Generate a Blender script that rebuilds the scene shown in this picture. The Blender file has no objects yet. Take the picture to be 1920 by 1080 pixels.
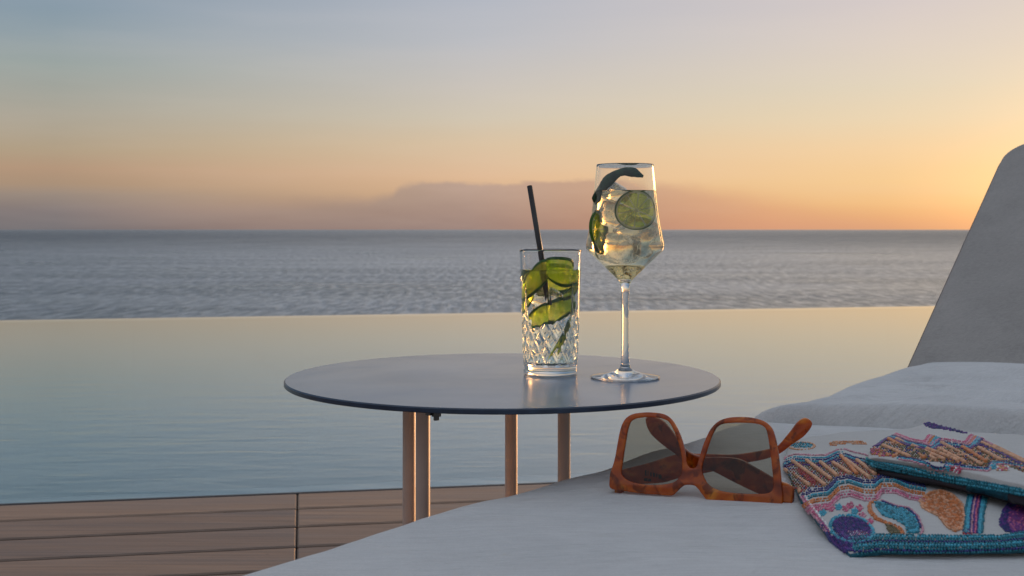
import bpy, bmesh, math, random
from mathutils import Vector, Matrix, noise as mnoise
R = math.radians
random.seed(7)
scene = bpy.context.scene
COL = scene.collection

# ------------------------------------------------------------------ camera
CAMZ = 0.614
F = 2195.0            # focal length in pixels of the 1920 px wide photograph
HY = 430.0            # horizon row
cam = bpy.data.cameras.new('camera')
cam_o = bpy.data.objects.new('camera', cam); COL.objects.link(cam_o)
cam_o.location = (0, 0, CAMZ)
cam_o.rotation_euler = (R(90), 0, 0)
cam.sensor_width = 36; cam.lens = 36 * F / 1920
cam.shift_y = -110.0 / 1920
cam.clip_start = 0.02; cam.clip_end = 200000
cam.dof.use_dof = True; cam.dof.focus_distance = 1.28; cam.dof.aperture_fstop = 18
scene.camera = cam_o

def lin(c):
    out = []
    for v in c:
        v = v / 255.0
        out.append(v / 12.92 if v <= 0.04045 else ((v + 0.055) / 1.055) ** 2.4)
    return (out[0], out[1], out[2], 1.0)

# ------------------------------------------------------------------ node helper
class NT:
    def __init__(s, tree): s.t = tree; s.n = tree.nodes; s.l = tree.links
    def new(s, typ, **kw):
        nd = s.n.new(typ)
        for k, v in kw.items(): setattr(nd, k, v)
        return nd
    def put(s, sock, val):
        if isinstance(val, bpy.types.NodeSocket): s.l.new(val, sock)
        else: sock.default_value = val
    def math(s, op, a, b=None, c=None, clamp=False):
        nd = s.new('ShaderNodeMath', operation=op, use_clamp=clamp)
        s.put(nd.inputs[0], a)
        if b is not None: s.put(nd.inputs[1], b)
        if c is not None: s.put(nd.inputs[2], c)
        return nd.outputs[0]
    def mix(s, f, a, b, blend='MIX'):
        nd = s.new('ShaderNodeMix', data_type='RGBA', blend_type=blend)
        s.put(nd.inputs[0], f); s.put(nd.inputs[6], a); s.put(nd.inputs[7], b)
        return nd.outputs[2]
    def rng(s, v, a, b, c=0.0, d=1.0, smooth=True):
        nd = s.new('ShaderNodeMapRange')
        nd.interpolation_type = 'SMOOTHSTEP' if smooth else 'LINEAR'
        s.put(nd.inputs[0], v)
        for i, x in enumerate((a, b, c, d)): s.put(nd.inputs[1 + i], x)
        return nd.outputs[0]
    def ramp(s, f, stops, interp='LINEAR'):
        nd = s.new('ShaderNodeValToRGB'); cr = nd.color_ramp; cr.interpolation = interp
        while len(cr.elements) < len(stops): cr.elements.new(0.5)
        for e, (p, c) in zip(cr.elements, stops):
            e.position = p; e.color = c if len(c) == 4 else (*c, 1)
        s.put(nd.inputs[0], f)
        return nd.outputs[0]
    def noise(s, vec, scale, detail=3, rough=0.5, dist=0.0):
        nd = s.new('ShaderNodeTexNoise')
        if vec is not None: s.put(nd.inputs['Vector'], vec)
        nd.inputs['Scale'].default_value = scale; nd.inputs['Detail'].default_value = detail
        nd.inputs['Roughness'].default_value = rough; nd.inputs['Distortion'].default_value = dist
        return nd.outputs['Fac']
    def mapping(s, vec, scale=(1, 1, 1), rot=(0, 0, 0), loc=(0, 0, 0)):
        nd = s.new('ShaderNodeMapping')
        s.put(nd.inputs[0], vec); nd.inputs['Scale'].default_value = scale
        nd.inputs['Rotation'].default_value = rot; nd.inputs['Location'].default_value = loc
        return nd.outputs[0]
    def bump(s, h, strength=0.5, dist=0.01, normal=None):
        nd = s.new('ShaderNodeBump'); nd.inputs['Strength'].default_value = strength
        nd.inputs['Distance'].default_value = dist; s.put(nd.inputs['Height'], h)
        if normal is not None: s.put(nd.inputs['Normal'], normal)
        return nd.outputs[0]

# ------------------------------------------------------------------ world (dusk sky)
SUN_AZ, SUN_EL = R(41), R(2.6)
world = bpy.data.worlds.new('World'); scene.world = world; world.use_nodes = True
w = NT(world.node_tree); w.n.clear()
tc = w.new('ShaderNodeTexCoord')
sep = w.new('ShaderNodeSeparateXYZ'); w.put(sep.inputs[0], tc.outputs['Generated'])
X, Y, Z = sep.outputs
hor = w.math('SQRT', w.math('ADD', w.math('MULTIPLY', X, X), w.math('MULTIPLY', Y, Y)))
te = w.math('DIVIDE', Z, w.math('MAXIMUM', hor, 0.001))       # tangent of elevation
az = w.math('ARCTAN2', X, Y)                                   # 0 = forward, + right
dlt = w.math('ARCCOSINE', w.math('COSINE', w.math('SUBTRACT', az, SUN_AZ)))
# ramp coordinate: 0..1 for tan elevation 0..0.5, above stays
tp = w.math('MULTIPLY', te, 2.0, clamp=True)
def st(ys, ca=1.0):
    return [(max(0.0, (430 - y) / 2195.0 * ca * 2.0), lin(c)) for y, c in ys]
HI = lambda a, b: [(0.62, lin(a)), (1.0, lin(b))]
rampL = w.ramp(tp, st([(430, (112, 109, 113)), (395, (131, 121, 120)), (365, (150, 134, 122)), (345, (172, 146, 122)), (315, (184, 154, 128)),
    (280, (181, 162, 136)), (240, (177, 166, 147)), (180, (167, 167, 157)), (120, (158, 168, 165)), (60, (148, 163, 171)), (0, (138, 157, 172))], .93) + HI((84, 112, 140), (110, 134, 164)))
rampC = w.ramp(tp, st([(430, (186, 146, 124)), (400, (206, 162, 130)), (365, (220, 180, 142)), (330, (229, 191, 155)),
    (270, (223, 198, 166)), (220, (214, 202, 182)), (160, (206, 199, 191)), (80, (193, 194, 199)), (0, (183, 188, 199))]) + HI((140, 157, 178), (150, 166, 188)))
rampR = w.ramp(tp, st([(430, (232, 168, 122)), (410, (243, 180, 125)), (380, (252, 199, 136)), (340, (254, 210, 150)), (280, (252, 216, 168)),
    (220, (242, 219, 182)), (160, (233, 218, 192)), (80, (228, 214, 201)), (0, (220, 208, 205))], .95) + HI((236, 216, 200), (205, 200, 202)))
rampS = w.ramp(tp, [(0, (2.2, 1.05, .34, 1)), (.06, (2.3, 1.3, .5, 1)), (.14, (1.5, 1.0, .5, 1)), (.3, (.95, .78, .56, 1)), (.6, (.6, .58, .58, 1)), (1, (.42, .45, .52, 1))])
rampB = w.ramp(tp, [(0, lin((112, 108, 112))), (.15, lin((130, 127, 132))), (.5, lin((150, 156, 170))), (1, lin((172, 182, 200)))])
c = w.mix(w.rng(dlt, 0.10, 0.42), rampS, rampR)
c = w.mix(w.rng(dlt, 0.39, 0.742, smooth=False), c, rampC)
c = w.mix(w.rng(dlt, 0.742, 1.087, smooth=False), c, rampL)
c = w.mix(w.rng(dlt, 1.087, 2.4), c, rampB)
# the sun's own glare, just outside the picture on the right
sdv = w.new('ShaderNodeVectorMath', operation='DOT_PRODUCT'); w.put(sdv.inputs[0], tc.outputs['Generated'])
sdv.inputs[1].default_value = (math.sin(SUN_AZ) * math.cos(SUN_EL), math.cos(SUN_AZ) * math.cos(SUN_EL), math.sin(SUN_EL))
ang = w.math('ARCCOSINE', w.math('MINIMUM', sdv.outputs['Value'], 0.999999))
gl_ = w.math('POWER', w.rng(ang, 0.27, 0.0, 0.0, 1.0, smooth=False), 3.0)
c = w.mix(1.0, c, w.mix(gl_, (0, 0, 0, 1), (60.0, 29.0, 9.5, 1)), 'ADD')
# blue of the zenith
c = w.mix(w.rng(te, 0.5, 2.5), c, lin((190, 200, 215)))
# low cloud bank lying on the horizon
comb = w.new('ShaderNodeCombineXYZ'); w.put(comb.inputs[0], az); w.put(comb.inputs[1], te)
nz = w.noise(w.mapping(comb.outputs[0], (22, 70, 1)), 1.0, 6, 0.65)
nz2 = w.noise(w.mapping(comb.outputs[0], (60, 140, 1)), 1.0, 3, 0.6)
azn = w.rng(az, -0.5, 0.5, smooth=False)
def top(py): return (430 - py) / 2195.0 * 10
def azp(px): return math.atan((px - 960) / 2195.0) + 0.5
tops = [(-9, 423), (300, 408), (450, 392), (560, 380), (600, 378), (690, 377), (735, 368), (750, 350), (775, 344), (850, 342), (900, 346), (980, 344), (1040, 340), (1120, 339), (1200, 341), (1270, 350), (1340, 360), (1420, 370), (1500, 386), (1600, 403), (1720, 424), (1840, 430)]
topr = w.ramp(azn, [(max(0, azp(p)), (top(q),) * 3) for p, q in tops])
topv = w.math('MULTIPLY', topr, 0.1)
edge = w.math('ADD', topv, w.math('MULTIPLY', w.math('SUBTRACT', nz, 0.5), 0.009))
edge = w.math('ADD', edge, w.math('MULTIPLY', w.math('SUBTRACT', nz2, 0.5), 0.005))
soft = w.math('MAXIMUM', w.rng(azn, azp(1100), azp(1450), 0.0022, 0.012), w.rng(azn, azp(560), azp(860), 0.010, 0.0024))
m = w.rng(w.math('SUBTRACT', te, edge), w.math('MULTIPLY', soft, -1.0), soft, 1.0, 0.0)
m = w.math('MULTIPLY', m, w.rng(azn, azp(300), azp(900), 0.25, 0.88))
m = w.math('MULTIPLY', m, w.rng(azn, azp(1250), azp(1780), 0.93, 0.1))
cl_hi = w.ramp(azn, [(azp(200), lin((150, 134, 124))), (azp(620), lin((158, 140, 130))), (azp(880), lin((184, 158, 146))), (azp(1100), lin((196, 158, 136))), (azp(1450), lin((232, 176, 134)))])
cl_lo = w.ramp(azn, [(azp(200), lin((118, 112, 115))), (azp(620), lin((137, 123, 121))), (azp(880), lin((153, 132, 126))), (azp(1100), lin((178, 138, 120))), (azp(1450), lin((224, 160, 126)))])
cl = w.mix(w.rng(w.math('ADD', te, w.math('MULTIPLY', w.math('SUBTRACT', nz, 0.5), 0.02)), 0.0, 0.035, smooth=False), cl_lo, cl_hi)
nz3 = w.noise(w.mapping(comb.outputs[0], (9, 70, 1)), 1.0, 5, 0.6)
cl = w.mix(w.rng(nz3, 0.45, 0.75, 0.0, 0.25), cl, cl_hi)
c = w.mix(m, c, cl)
# high thin streaks, barely there
stz = w.noise(w.mapping(comb.outputs[0], (3, 26, 1), rot=(0, 0, R(-4))), 1.0, 4, 0.55)
c = w.mix(w.rng(stz, 0.35, 0.75, 0.0, 0.07), c, (0.9, 0.78, 0.7, 1))
sky = w.new('ShaderNodeTexSky', sky_type='NISHITA')
sky.sun_disc = False; sky.sun_elevation = SUN_EL; sky.sun_rotation = SUN_AZ
sky.air_density = 1.2; sky.dust_density = 2.0; sky.ozone_density = 1.5
skyc = w.mix(1.0, sky.outputs[0], (0.05, 0.05, 0.05, 1), 'MULTIPLY')
c = w.mix(0.06, c, skyc)
bg = w.new('ShaderNodeBackground'); w.put(bg.inputs[0], c); bg.inputs[1].default_value = 1.0
wo = w.new('ShaderNodeOutputWorld'); w.l.new(bg.outputs[0], wo.inputs[0])

sun = bpy.data.lights.new('sun', 'SUN'); sun.energy = 7.0; sun.angle = R(2.0); sun.color = (1.0, 0.56, 0.26)
sun_o = bpy.data.objects.new('sun', sun); COL.objects.link(sun_o)
sd = Vector((math.sin(SUN_AZ) * math.cos(SUN_EL), math.cos(SUN_AZ) * math.cos(SUN_EL), math.sin(SUN_EL)))
sun_o.rotation_euler = sd.to_track_quat('Z', 'Y').to_euler()
sun_o.location = (3, 4, 3)

scene.view_settings.view_transform = 'Standard'; scene.view_settings.look = 'None'
scene.view_settings.exposure = 0.0; scene.view_settings.gamma = 1.0
scene.render.engine = 'CYCLES'
cy = scene.cycles
cy.use_denoising = True
try: cy.denoiser = 'OPENIMAGEDENOISE'
except Exception: pass
cy.max_bounces = 24; cy.transmission_bounces = 22; cy.glossy_bounces = 8; cy.diffuse_bounces = 4; cy.transparent_max_bounces = 24
cy.caustics_refractive = True; cy.caustics_reflective = True; cy.blur_glossy = 0.6
cy.sample_clamp_indirect = 12.0

# ------------------------------------------------------------------ pixel -> place
def Pz(px, py, z):            # where the line of sight of a photo pixel meets height z
    d = F * (CAMZ - z) / (py - HY)
    return Vector(((px - 960) / F * d, d, z))
def Pd(px, py, d):
    return Vector(((px - 960) / F * d, d, CAMZ - (py - HY) / F * d))
def ray(px, py): return Vector(((px - 960) / F, 1.0, -(py - HY) / F))
def on_plane(px, py, o, n):
    r = ray(px, py); t = (o - Vector((0, 0, CAMZ))).dot(n) / r.dot(n)
    return Vector((0, 0, CAMZ)) + r * t

# ------------------------------------------------------------------ mesh helpers
def link(o, parent=None):
    COL.objects.link(o)
    if parent is not None: o.parent = parent
    return o
def mobj(name, verts, faces, mats, parent=None, smooth=True, idx=None, uv=None):
    me = bpy.data.meshes.new(name)
    me.from_pydata([tuple(v) for v in verts], [], faces)
    if not isinstance(mats, (list, tuple)): mats = [mats]
    for m_ in mats: me.materials.append(m_)
    if idx: me.polygons.foreach_set('material_index', idx)
    if smooth: me.polygons.foreach_set('use_smooth', [True] * len(me.polygons))
    if uv:
        l_ = me.uv_layers.new(name='UVMap')
        for lo in me.loops: l_.data[lo.index].uv = uv[lo.vertex_index]
    me.update()
    bm = bmesh.new(); bm.from_mesh(me); bmesh.ops.recalc_face_normals(bm, faces=bm.faces); bm.to_mesh(me); bm.free()
    o = bpy.data.objects.new(name, me)
    return link(o, parent)
def tag(o, label=None, cat=None, group=None, kind=None):
    if label: o['label'] = label
    if cat: o['category'] = cat
    if group: o['group'] = group
    if kind: o['kind'] = kind
    return o
def empty(name, loc=(0, 0, 0)):
    o = bpy.data.objects.new(name, None); COL.objects.link(o); o.location = loc; o.empty_display_size = 0.05
    bpy.context.view_layer.update()
    return o
def parent_keep(o, p):
    o.parent = p; o.matrix_parent_inverse = Matrix.Translation(p.location).inverted()
class MB:
    def __init__(s): s.v = []; s.f = []; s.i = []
    def add(s, vs, fs, m=0):
        b = len(s.v); s.v += [Vector(v) for v in vs]; s.f += [tuple(b + k for k in f) for f in fs]; s.i += [m] * len(fs)
    def box(s, o, ax, ay, az_, m=0):     # o = min corner, three edge vectors
        o = Vector(o); ax = Vector(ax); ay = Vector(ay); az_ = Vector(az_)
        vs = [o, o + ax, o + ax + ay, o + ay, o + az_, o + ax + az_, o + ax + ay + az_, o + ay + az_]
        s.add(vs, [(0, 3, 2, 1), (4, 5, 6, 7), (0, 1, 5, 4), (1, 2, 6, 5), (2, 3, 7, 6), (3, 0, 4, 7)], m)
    def lathe(s, prof, n=64, c=(0, 0, 0), m=0, close=False):
        c = Vector(c); vs = []; fs = []
        rows = []
        for r_, z_ in prof:
            if r_ < 1e-7: rows.append([len(vs)]); vs.append(c + Vector((0, 0, z_)))
            else:
                rows.append(list(range(len(vs), len(vs) + n)))
                vs += [c + Vector((r_ * math.cos(2 * math.pi * k / n), r_ * math.sin(2 * math.pi * k / n), z_)) for k in range(n)]
        rr = list(zip(rows, rows[1:]))
        if close: rr.append((rows[-1], rows[0]))
        for a, b in rr:
            for k in range(n):
                k2 = (k + 1) % n
                if len(a) == 1 and len(b) == 1: continue
                if len(a) == 1: fs.append((a[0], b[k2], b[k]))
                elif len(b) == 1: fs.append((a[k], a[k2], b[0]))
                else: fs.append((a[k], a[k2], b[k2], b[k]))
        s.add(vs, fs, m)
    def tube(s, pts, rad, n=12, m=0, cap=True):
        pts = [Vector(p) for p in pts]; vs = []; fs = []
        N = len(pts); prev = None
        for i, p in enumerate(pts):
            t = (pts[min(i + 1, N - 1)] - pts[max(i - 1, 0)]).normalized()
            if prev is None: a = t.orthogonal().normalized()
            else: a = (prev - t * prev.dot(t)).normalized()
            prev = a; b = t.cross(a)
            r_ = rad[i] if isinstance(rad, (list, tuple)) else rad
            vs += [p + (a * math.cos(2 * math.pi * k / n) + b * math.sin(2 * math.pi * k / n)) * r_ for k in range(n)]
        for i in range(N - 1):
            for k in range(n):
                k2 = (k + 1) % n
                fs.append((i * n + k, i * n + k2, (i + 1) * n + k2, (i + 1) * n + k))
        if cap: fs.append(tuple(range(n - 1, -1, -1))); fs.append(tuple((N - 1) * n + k for k in range(n)))
        s.add(vs, fs, m)
    def build(s, name, mats, parent=None, smooth=True):
        return mobj(name, s.v, s.f, mats, parent, smooth, s.i)
def catmull(pts, k=6, closed=True):
    out = []; n = len(pts)
    rngi = range(n) if closed else range(n - 1)
    for i in rngi:
        g = lambda j: Vector(pts[j % n]) if closed else Vector(pts[min(max(j, 0), n - 1)])
        p0, p1, p2, p3 = g(i - 1), g(i), g(i + 1), g(i + 2)
        for j in range(k):
            t = j / k
            out.append(0.5 * ((2 * p1) + (p2 - p0) * t + (2 * p0 - 5 * p1 + 4 * p2 - p3) * t * t + (3 * p1 - p0 - 3 * p2 + p3) * t ** 3))
    if not closed: out.append(Vector(pts[-1]))
    return out
def bevel_mod(o, wdt, seg=2, ang=35):
    md = o.modifiers.new('bevel', 'BEVEL'); md.width = wdt; md.segments = seg; md.limit_method = 'ANGLE'; md.angle_limit = R(ang)
    return o
def lerp(a, b, t): return a + (b - a) * t
def sm(a, b, x):
    t = min(1, max(0, (x - a) / (b - a))); return t * t * (3 - 2 * t)
def fbm(x, y, z=0.0, o=3): return mnoise.fractal(Vector((x, y, z)), 1.0, 2.0, o)

# ------------------------------------------------------------------ materials
def mat(name):
    m_ = bpy.data.materials.new(name); m_.use_nodes = True
    t = NT(m_.node_tree); p = t.n['Principled BSDF']
    return m_, t, p
def obj_co(t):
    return t.new('ShaderNodeTexCoord').outputs['Object']
def pset(p, **kw):
    for k, v in kw.items():
        p.inputs[k.replace('_', ' ')].default_value = v

def simple(name, col, rough=0.5, metal=0.0, nscale=None, namp=0.15, bump=0.0, bscale=200, bdist=0.001, **kw):
    m_, t, p = mat(name)
    base = (*col, 1)
    if nscale:
        f = t.noise(obj_co(t), nscale, 4)
        a = tuple(x * (1 - namp) for x in col) + (1,); b = tuple(min(1, x * (1 + namp)) for x in col) + (1,)
        t.put(p.inputs['Base Color'], t.mix(t.rng(f, 0.3, 0.7), a, b))
    else: p.inputs['Base Color'].default_value = base
    pset(p, Roughness=rough, Metallic=metal)
    for k, v in kw.items(): p.inputs[k.replace('_', ' ')].default_value = v
    if bump: t.put(p.inputs['Normal'], t.bump(t.noise(obj_co(t), bscale, 3), bump, bdist))
    return m_

# water: mirror by Fresnel over a see-through body
def water_mat():
    m_, t, p = mat('pool_water_surface'); t.n.remove(p)
    geo = t.new('ShaderNodeNewGeometry').outputs['Position']
    sp = t.new('ShaderNodeSeparateXYZ'); t.put(sp.inputs[0], geo)
    near = t.rng(sp.outputs[1], 2.6, 6.5, 1.0, 0.16)
    v1 = t.mapping(geo, (3.0, 9.0, 1), rot=(0, 0, R(-10)))
    v2 = t.mapping(geo, (9, 26.0, 1), rot=(0, 0, R(-14)))
    h = t.math('ADD', t.noise(v1, 1.0, 3, 0.5, 0.4), t.math('MULTIPLY', t.noise(v2, 1.0, 3, 0.55, 0.3), 0.25))
    h = t.math('MULTIPLY', h, near)
    b = t.bump(h, 0.5, 0.0054)
    gl = t.new('ShaderNodeBsdfGlossy'); gl.inputs['Roughness'].default_value = 0.03; gl.inputs['Color'].default_value = (1, 1, 1, 1); t.put(gl.inputs['Normal'], b)
    tr = t.new('ShaderNodeBsdfTransparent'); tr.inputs[0].default_value = (0.90, 0.97, 0.98, 1)
    fr = t.new('ShaderNodeFresnel'); fr.inputs[0].default_value = 1.65; t.put(fr.inputs['Normal'], b)
    mx = t.new('ShaderNodeMixShader'); t.put(mx.inputs[0], fr.outputs[0]); t.l.new(tr.outputs[0], mx.inputs[1]); t.l.new(gl.outputs[0], mx.inputs[2])
    t.l.new(mx.outputs[0], t.n['Material Output'].inputs[0])
    return m_
M = {}
M['water'] = water_mat()

def sea_mat():
    m_, t, p = mat('open_sea')
    geo = t.new('ShaderNodeNewGeometry').outputs['Position']
    sp = t.new('ShaderNodeSeparateXYZ'); t.put(sp.inputs[0], geo)
    v1 = t.mapping(geo, (0.20, 0.26, 1), rot=(0, 0, R(8)))
    v2 = t.mapping(geo, (0.7, 1.0, 1), rot=(0, 0, R(-6)))
    v3 = t.mapping(geo, (0.006, 0.012, 1))
    h = t.math('ADD', t.math('MULTIPLY', t.noise(v1, 1.0, 4, 0.6, 0.3), 0.6), t.math('MULTIPLY', t.noise(v2, 1.0, 4, 0.65), 0.55))
    chop = t.rng(t.math('ADD', sp.outputs[1], t.math('MULTIPLY', t.noise(t.mapping(geo, (0.0006, 0.001, 1)), 1.0, 3), 900.0)), 1500, 3600, 0.16, 0.45)
    v4 = t.mapping(geo, (0.26, 0.05, 1)); v5 = t.mapping(geo, (0.004, 0.015, 1))
    chop = t.math('MULTIPLY', chop, t.rng(t.noise(v5, 1.0, 3, 0.6), 0.35, 0.65, 0.75, 1.35))
    chop = t.math('MULTIPLY', chop, t.rng(t.noise(v4, 1.0, 3, 0.6), 0.35, 0.65, 0.35, 1.7))
    b = t.bump(t.math('MULTIPLY', h, chop), 1.0, 3.2)
    patch = t.noise(v3, 1.0, 4, 0.55)
    far = t.math('ADD', sp.outputs[1], t.math('MULTIPLY', t.math('SUBTRACT', t.noise(t.mapping(geo, (0.0005, 0.0012, 1)), 1.0, 3), 0.5), 1500.0))
    t.n.remove(p)
    df = t.new('ShaderNodeBsdfDiffuse'); t.put(df.inputs[0], t.mix(patch, (0.018, 0.040, 0.056, 1), (0.028, 0.055, 0.075, 1)))
    gl = t.new('ShaderNodeBsdfGlossy'); gl.inputs[0].default_value = (0.84, 0.88, 0.90, 1)
    t.put(gl.inputs['Roughness'], t.rng(patch, 0.3, 0.7, 0.27, 0.36)); t.put(gl.inputs['Normal'], b)
    fr = t.new('ShaderNodeFresnel'); fr.inputs[0].default_value = 1.333; t.put(fr.inputs['Normal'], b)
    mx = t.new('ShaderNodeMixShader')
    t.put(mx.inputs[0], t.math('MULTIPLY', fr.outputs[0], t.rng(far, 1900, 5200, 1.0, 0.76), clamp=True))
    t.l.new(df.outputs[0], mx.inputs[1]); t.l.new(gl.outputs[0], mx.inputs[2]); t.l.new(mx.outputs[0], t.n['Material Output'].inputs[0])
    return m_
M['sea'] = sea_mat()

def wood_mat():
    m_, t, p = mat('weathered_deck_wood')
    oc = obj_co(t)
    vc = t.new('ShaderNodeAttribute'); vc.attribute_name = 'board'
    off = t.mix(1.0, oc, t.mix(1.0, vc.outputs['Color'], (37, 19, 11, 1), 'MULTIPLY'), 'ADD')
    rot = t.mapping(off, (3.2, 80, 80), rot=(0, 0, R(-10.2)))
    g1 = t.noise(rot, 1.0, 6, 0.6, 0.15)
    rot2 = t.mapping(off, (1.4, 14, 14), rot=(0, 0, R(-10.2)))
    g2 = t.noise(rot2, 1.0, 4, 0.5, 0.2)
    col = t.ramp(t.math('ADD', t.math('MULTIPLY', g1, 0.55), t.math('MULTIPLY', g2, 0.45)),
                 [(0.26, (0.15, 0.105, 0.076, 1)), (0.5, (0.25, 0.178, 0.130, 1)), (0.74, (0.36, 0.265, 0.20, 1))])
    sepc = t.new('ShaderNodeSeparateColor'); t.put(sepc.inputs[0], vc.outputs['Color'])
    col = t.mix(1.0, col, t.mix(sepc.outputs[0], (0.72, 0.72, 0.74, 1), (1.14, 1.08, 1.0, 1)), 'MULTIPLY')
    spots = t.rng(t.noise(t.mapping(off, (22, 40, 40)), 1.0, 3, 0.6), 0.70, 0.78, 0.0, 0.6)
    col = t.mix(spots, col, (0.04, 0.03, 0.026, 1))
    t.put(p.inputs['Base Color'], col)
    t.put(p.inputs['Roughness'], t.rng(g2, 0.3, 0.7, 0.5, 0.75))
    t.put(p.inputs['Normal'], t.bump(g1, 0.35, 0.002))
    return m_
M['wood'] = wood_mat()

def fabric_mat(name, col, weave=1400, amp=0.06, streak=0.06, rough=0.9, soft=0.4):
    m_, t, p = mat(name)
    oc = obj_co(t)
    wa = t.new('ShaderNodeTexWave', wave_type='BANDS', bands_direction='X'); t.put(wa.inputs[0], oc); wa.inputs['Scale'].default_value = weave; wa.inputs['Distortion'].default_value = 1.0
    wb = t.new('ShaderNodeTexWave', wave_type='BANDS', bands_direction='Y'); t.put(wb.inputs[0], oc); wb.inputs['Scale'].default_value = weave; wb.inputs['Distortion'].default_value = 1.0
    wv = t.math('MULTIPLY', wa.outputs['Fac'], wb.outputs['Fac'])
    s1 = t.noise(t.mapping(oc, (9, 9, 9)), 1.0, 5, 0.6)
    s2 = t.noise(t.mapping(oc, (22, 420, 420), rot=(0, 0, R(34.8))), 1.0, 4, 0.65)
    s3 = t.noise(oc, 700, 3, 0.7)
    f = t.math('ADD', t.math('MULTIPLY', s1, 0.3), t.math('ADD', t.math('MULTIPLY', s2, 0.4), t.math('MULTIPLY', s3, 0.3)))
    a = tuple(x * (1 - amp - streak) for x in col) + (1,); b = tuple(min(1, x * (1 + amp + streak)) for x in col) + (1,)
    t.put(p.inputs['Base Color'], t.mix(t.rng(f, 0.3, 0.7, smooth=False), a, b))
    pset(p, Roughness=rough, Sheen_Weight=0.25, Sheen_Roughness=0.5, Specular_IOR_Level=0.2)
    h = t.math('ADD', t.math('MULTIPLY', wv, 0.5), t.math('MULTIPLY', s3, 0.8))
    creases = t.math('ADD', t.noise(t.mapping(oc, (5, 11, 8), rot=(0, 0, R(30))), 1.0, 5, 0.6, 0.8), t.math('MULTIPLY', t.noise(oc, 30, 2, 0.5, 0.5), 0.12))
    b0 = t.bump(creases, 0.5 * soft, 0.02)
    t.put(p.inputs['Normal'], t.bump(h, 0.5, 0.0008, b0))
    return m_
M['cushion'] = fabric_mat('pale_canvas', (0.72, 0.705, 0.675), amp=0.08, streak=0.12, soft=1.9)
M['back'] = fabric_mat('taupe_sling_fabric', (0.37, 0.34, 0.305), amp=0.15, streak=0.18)
M['table'] = simple('slate_blue_laminate', (0.105, 0.165, 0.245), 0.20, nscale=9, namp=0.12, bump=0.06, bscale=900, bdist=0.0003, Coat_Weight=0.0)
def table_wear():
    t = NT(M['table'].node_tree); p = t.n['Principled BSDF']; oc = obj_co(t)
    a = t.noise(t.mapping(oc, (6, 6, 6)), 1.0, 5, 0.65, 1.2); b = t.noise(oc, 160, 3, 0.7)
    t.put(p.inputs['Roughness'], t.math('ADD', t.rng(a, 0.35, 0.7, 0.19, 0.225), t.rng(b, 0.62, 0.75, 0.0, 0.06)))
table_wear()
M['rim'] = simple('laminate_core_edge', (0.018, 0.035, 0.065), 0.3, nscale=60, namp=0.2)
M['leg'] = simple('painted_sand_metal', (0.60, 0.475, 0.40), 0.45, nscale=30, namp=0.05, bump=0.05, bscale=1500, bdist=0.0002)
M['frame'] = simple('lounger_frame_metal', (0.34, 0.28, 0.24), 0.4, nscale=30, namp=0.06)
M['rubber'] = simple('dark_rubber', (0.02, 0.02, 0.02), 0.6)
M['bolt'] = simple('dark_steel', (0.09, 0.085, 0.08), 0.35, metal=0.8, nscale=200, namp=0.2)
M['tile'] = None
def tile_mat():
    m_, t, p = mat('pool_tile')
    geo = t.new('ShaderNodeNewGeometry').outputs['Position']
    br = t.new('ShaderNodeTexBrick'); t.put(br.inputs[0], t.mapping(geo, (1, 1, 1), rot=(0, 0, R(-10.2))))
    br.offset = 0.0; br.inputs['Scale'].default_value = 1.0; br.inputs['Brick Width'].default_value = 1.2; br.inputs['Row Height'].default_value = 0.6
    br.inputs['Mortar Size'].default_value = 0.008
    br.inputs['Color1'].default_value = (0.73, 0.79, 0.78, 1); br.inputs['Color2'].default_value = (0.71, 0.77, 0.77, 1); br.inputs['Mortar'].default_value = (0.70, 0.76, 0.76, 1)
    n = t.noise(geo, 3, 4)
    t.put(p.inputs['Base Color'], t.mix(t.rng(n, 0.3, 0.7, 0, 0.25), br.outputs[0], (0.62, 0.70, 0.71, 1)))
    pset(p, Roughness=0.4)
    return m_
M['tile'] = tile_mat()
M['rock'] = simple('dark_rock', (0.10, 0.085, 0.07), 0.95, nscale=0.6, namp=0.5, bump=0.8, bscale=1.2, bdist=0.4)

def glass_mat(name, ior=1.5, col=(1, 1, 1), rough=0.0, bump=0.0, bscale=60, bdist=0.001, absorb=None, dens=0):
    m_, t, p = mat(name); t.n.remove(p)
    g = t.new('ShaderNodeBsdfGlass'); g.inputs['IOR'].default_value = ior; g.inputs['Color'].default_value = (*col, 1); g.inputs['Roughness'].default_value = rough
    if bump: t.put(g.inputs['Normal'], t.bump(t.noise(obj_co(t), bscale, 3, 0.6), bump, bdist))
    t.l.new(g.outputs[0], t.n['Material Output'].inputs[0])
    if absorb:
        va = t.new('ShaderNodeVolumeAbsorption'); va.inputs[0].default_value = (*absorb, 1); va.inputs[1].default_value = dens
        t.l.new(va.outputs[0], t.n['Material Output'].inputs[1])
    return m_
M['glass'] = glass_mat('clear_glass', 1.5, (0.995, 0.998, 0.996))
M['liquid'] = glass_mat('pale_tonic', 1.33, (1, 0.985, 0.93), absorb=(1.0, 0.82, 0.40), dens=10.0)
M['liquid2'] = glass_mat('clear_soda', 1.33, (0.99, 1, 0.965))
M['ice'] = glass_mat('wet_ice', 1.12, (0.99, 0.995, 1.0), 0.02, 0.6, 120, 0.002)
M['ice_air'] = glass_mat('ice_above_drink', 1.31, (0.98, 0.99, 1.0), 0.03, 0.6, 120, 0.002)
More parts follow.
